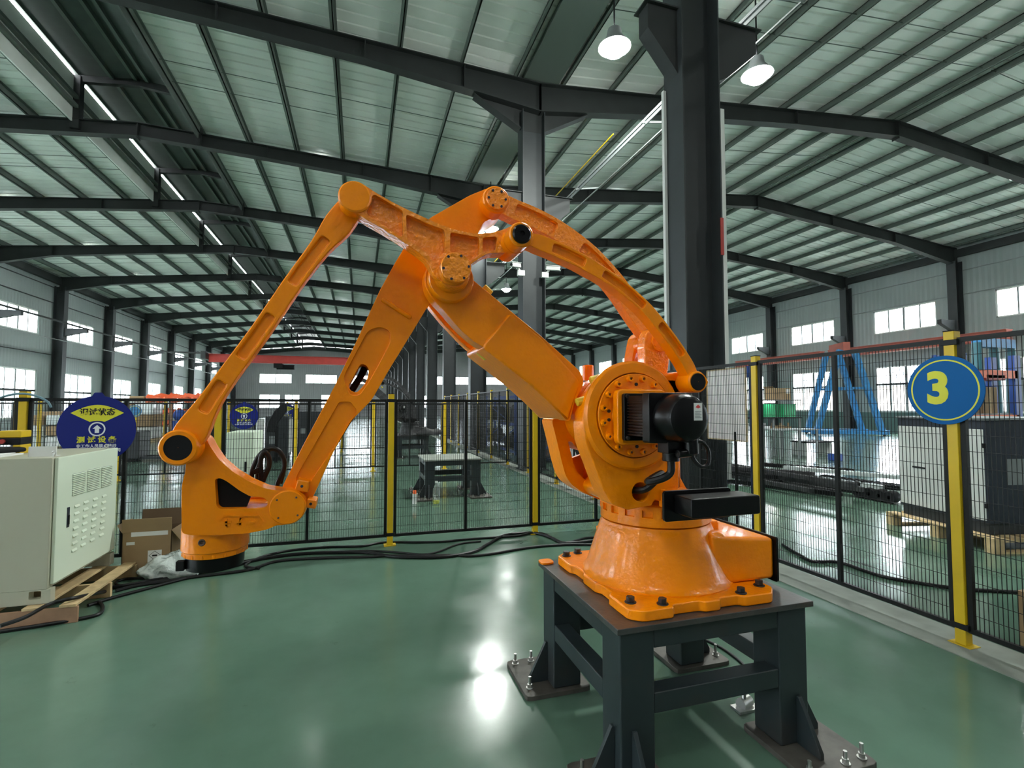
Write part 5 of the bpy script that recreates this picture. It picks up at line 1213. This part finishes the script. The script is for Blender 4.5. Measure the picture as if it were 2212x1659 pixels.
# blue gantry frames
def gantry(label, pts, top, m='gantry_blue'):
    t = thing('gantry_frame', label, 'gantry', pts[0])
    for a, b in ((pts[0], pts[1]), (pts[2], pts[3])):
        a, b = Vector(a), Vector(b); mid = (a + b) / 2; d = (b - a).normalized()
        ob('base_beam', MB().beam(a - d * .3 + Vector((0, 0, .18)), b + d * .3 + Vector((0, 0, .18)), .25, .22), m, t)
        for w in (a - d * .1, b + d * .1): ob('wheel', MB().cyl(w + Vector((-.06, -.06, .08)), w + Vector((.06, .06, .08)), .08, n=14), 'black_matte', t)
        for s in (a, b): ob('leg', MB().beam(s + Vector((0, 0, .28)), mid + (s - mid) * .22 + Vector((0, 0, top)), .26, .26), m, t)
        ob('tie_beam', MB().beam(mid + (a - mid) * .55 + Vector((0, 0, top * .55)), mid + (b - mid) * .55 + Vector((0, 0, top * .55)), .12, .12), m, t)
    m0 = (Vector(pts[0]) + Vector(pts[1])) / 2; m1 = (Vector(pts[2]) + Vector(pts[3])) / 2
    ob('girder', MB().beam(m0 + Vector((0, 0, top + .2)), m1 + Vector((0, 0, top + .2)), .35, .45), 'red_dusty', t)
    return t
g1, g2, g3, g4 = at_z(1770, 937, 0), at_z(1872, 938, 0), at_z(1806, 944, 0), at_z(1872, 938, 0)
gantry('blue gantry crane frame standing by the right wall behind the fence', [(24.6, 22.3, 0), (26.9, 20.9, 0), (23.7, 20.9, 0), (26.4, 19.4, 0)], 4.6)
# teal wrapped machine legs and rack with cartons at the far right
v0, v1 = at_y(2112, 800, 7.5), at_y(2185, 800, 7.5)
tq_ = thing('wrapped_machine', 'tall teal wrapped machine frame behind the number sign', 'machine', ((v0.x + v1.x) / 2, 7.5, 0))
tz = at_y(2140, 742, 7.5).z
for x in (v0.x, (v0.x + v1.x) / 2, v1.x):
    ob('wrapped_leg', MB().cyl((x, 7.5, 0), (x, 7.5, tz), .14, .09, 12), mat('teal_wrap', (.05, .16, .20), .35, bump=.6, bscale=9), tq_)
ob('cross_member', MB().beam((v0.x, 7.5, tz), (v1.x, 7.5, tz), .2, .2), 'gantry_blue', tq_)
u0 = at_y(2200, 830, 5.0)
pr = thing('pallet_rack', 'blue and orange pallet rack at the right edge stacked with cartons', 'rack', (u0.x, 5.0, 0))
zr1, zr0 = at_y(2200, 768, 5.0).z, at_y(2150, 808, 5.0).z
xl_ = at_y(2083, 808, 5.0).x
for y in (5.0, 5.30):
    for x in (u0.x, xl_): ob('upright', MB().box(x - .07, x + .07, y, y + .08, 0, zr1), 'blue', pr)
for z in (zr0, at_y(2150, 905, 5.0).z):
    for y in (5.0, 5.32): ob('beam', MB().box(xl_, u0.x, y, y + .05, z - .06, z + .06), 'rack_orange', pr)
ob('deck', MB().box(xl_, u0.x, 5.05, 5.32, at_y(2150, 905, 5.0).z + .06, at_y(2150, 905, 5.0).z + .08), 'grey', pr)
dz = at_y(2150, 905, 5.0).z + .081
for k in range(7):
    x = xl_ + .12 + .36 * k; h = (.42, .40, .45, .5, .38, .44, .4)[k]
    if x + .33 > u0.x - .08: break
    t = thing('carton', NTH[k] + ' brown carton from the left on the blue and orange rack', 'box', (x + .16, 5.3, dz), 'cartons on the blue and orange rack')
    ob('box', MB().box(x, x + .33, 5.06, 5.31, dz, dz + h), 'carton', t, bevel=.005); ob('tape', MB().box(x + .14, x + .19, 5.058, 5.06, dz, dz + h), 'wood', t)
v = at_y(2160, 852, 4.97); tag(ob('red_tray', MB().plate(rrect(v.x - .25, v.x + .22, 5.0, 5.3, .03), dz + .52, dz + .58, ax='z').box(v.x - .2, v.x + .2, 5.02, 5.28, dz + .505, dz + .52), 'red', None), 'red tray on top of the cartons at the right edge', 'tray')
# white and navy cabinet on a pallet
n0 = Vector((6.50, 3.65, 0)); n1 = Vector((6.76, 4.76, 0)); e1 = (n1 - n0).normalized(); e2 = Vector((e1.y, -e1.x, 0))
hc2 = at_y(2137, 908, 3.65).z; LL = (n1 - n0).length
navy = thing('navy_cabinet', 'navy and white machine cabinet on a pallet behind the right fence', 'cabinet', n0)
def obx(a0, a1, b0, b1, z0, z1__):
    P = [n0 + e1 * a + e2 * b + Vector((0, 0, z)) for z in (z0, z1__) for b in (b0, b1) for a in (a0, a1)]
    return MB().add(P, [(0, 2, 3, 1), (4, 5, 7, 6), (0, 1, 5, 4), (2, 6, 7, 3), (0, 4, 6, 2), (1, 3, 7, 5)])
ob('body', obx(0, LL, 0, 1.3, .28, hc2), 'navy', navy, bevel=.012)
ob('plinth', obx(.02, LL - .02, .02, 1.28, .165, .28), 'charcoal', navy, bevel=.004)
wp_ = ob('white_panel', obx(.03, LL - .01, -.012, 0, .31, hc2 - .10), 'white', navy, bevel=.008, label='large white side panel')
ob('panel_handle', obx(LL - .40, LL - .22, -.02, -.012, .78, .80), 'black_matte', wp_)
for z in (.45, hc2 - .3): ob('latch', obx(.0, .03, -.03, .0, z, z + .05), 'black_matte', navy)
ob('window', obx(-.006, 0, .22, .46, .70, .98), 'grey', navy, label='pale rectangular window'); ob('lid', obx(-.01, LL + .01, -.015, 1.31, hc2, hc2 + .025), 'grey', navy)
npal = thing('wooden_pallet', 'rough pallet under the navy and white cabinet', 'pallet', n0 + Vector((0, 0, 0)))
for k in range(7): ob('deck_board', obx(-.12, LL + .12, -.10 + .215 * k, .03 + .215 * k, .143, .163), 'wood', npal, bevel=.003)
for a in (-.12, LL / 2 - .05, LL + .02): 
    for b in (-.10, .55, 1.20): ob('block', obx(a, a + .10, b, b + .13, .02, .12), 'wood', npal)
    ob('runner', obx(a, a + .10, -.10, 1.33, .12, .143), 'wood', npal); ob('runner', obx(a, a + .10, -.10, 1.33, 0, .02), 'wood', npal)
v = at_z(2182, 1405, 0)
cb_b = thing('carton', 'brown cardboard box on the floor at the right picture edge', 'box', (v.x + .3, v.y, 0))
ob('box', MB().box(v.x + .09, v.x + .6, v.y - .35, v.y, 0, .36), 'carton', cb_b, bevel=.004); ob('flap', MB().box(v.x + .09, v.x + .34, v.y - .35, v.y, .36, .366), 'carton', cb_b)
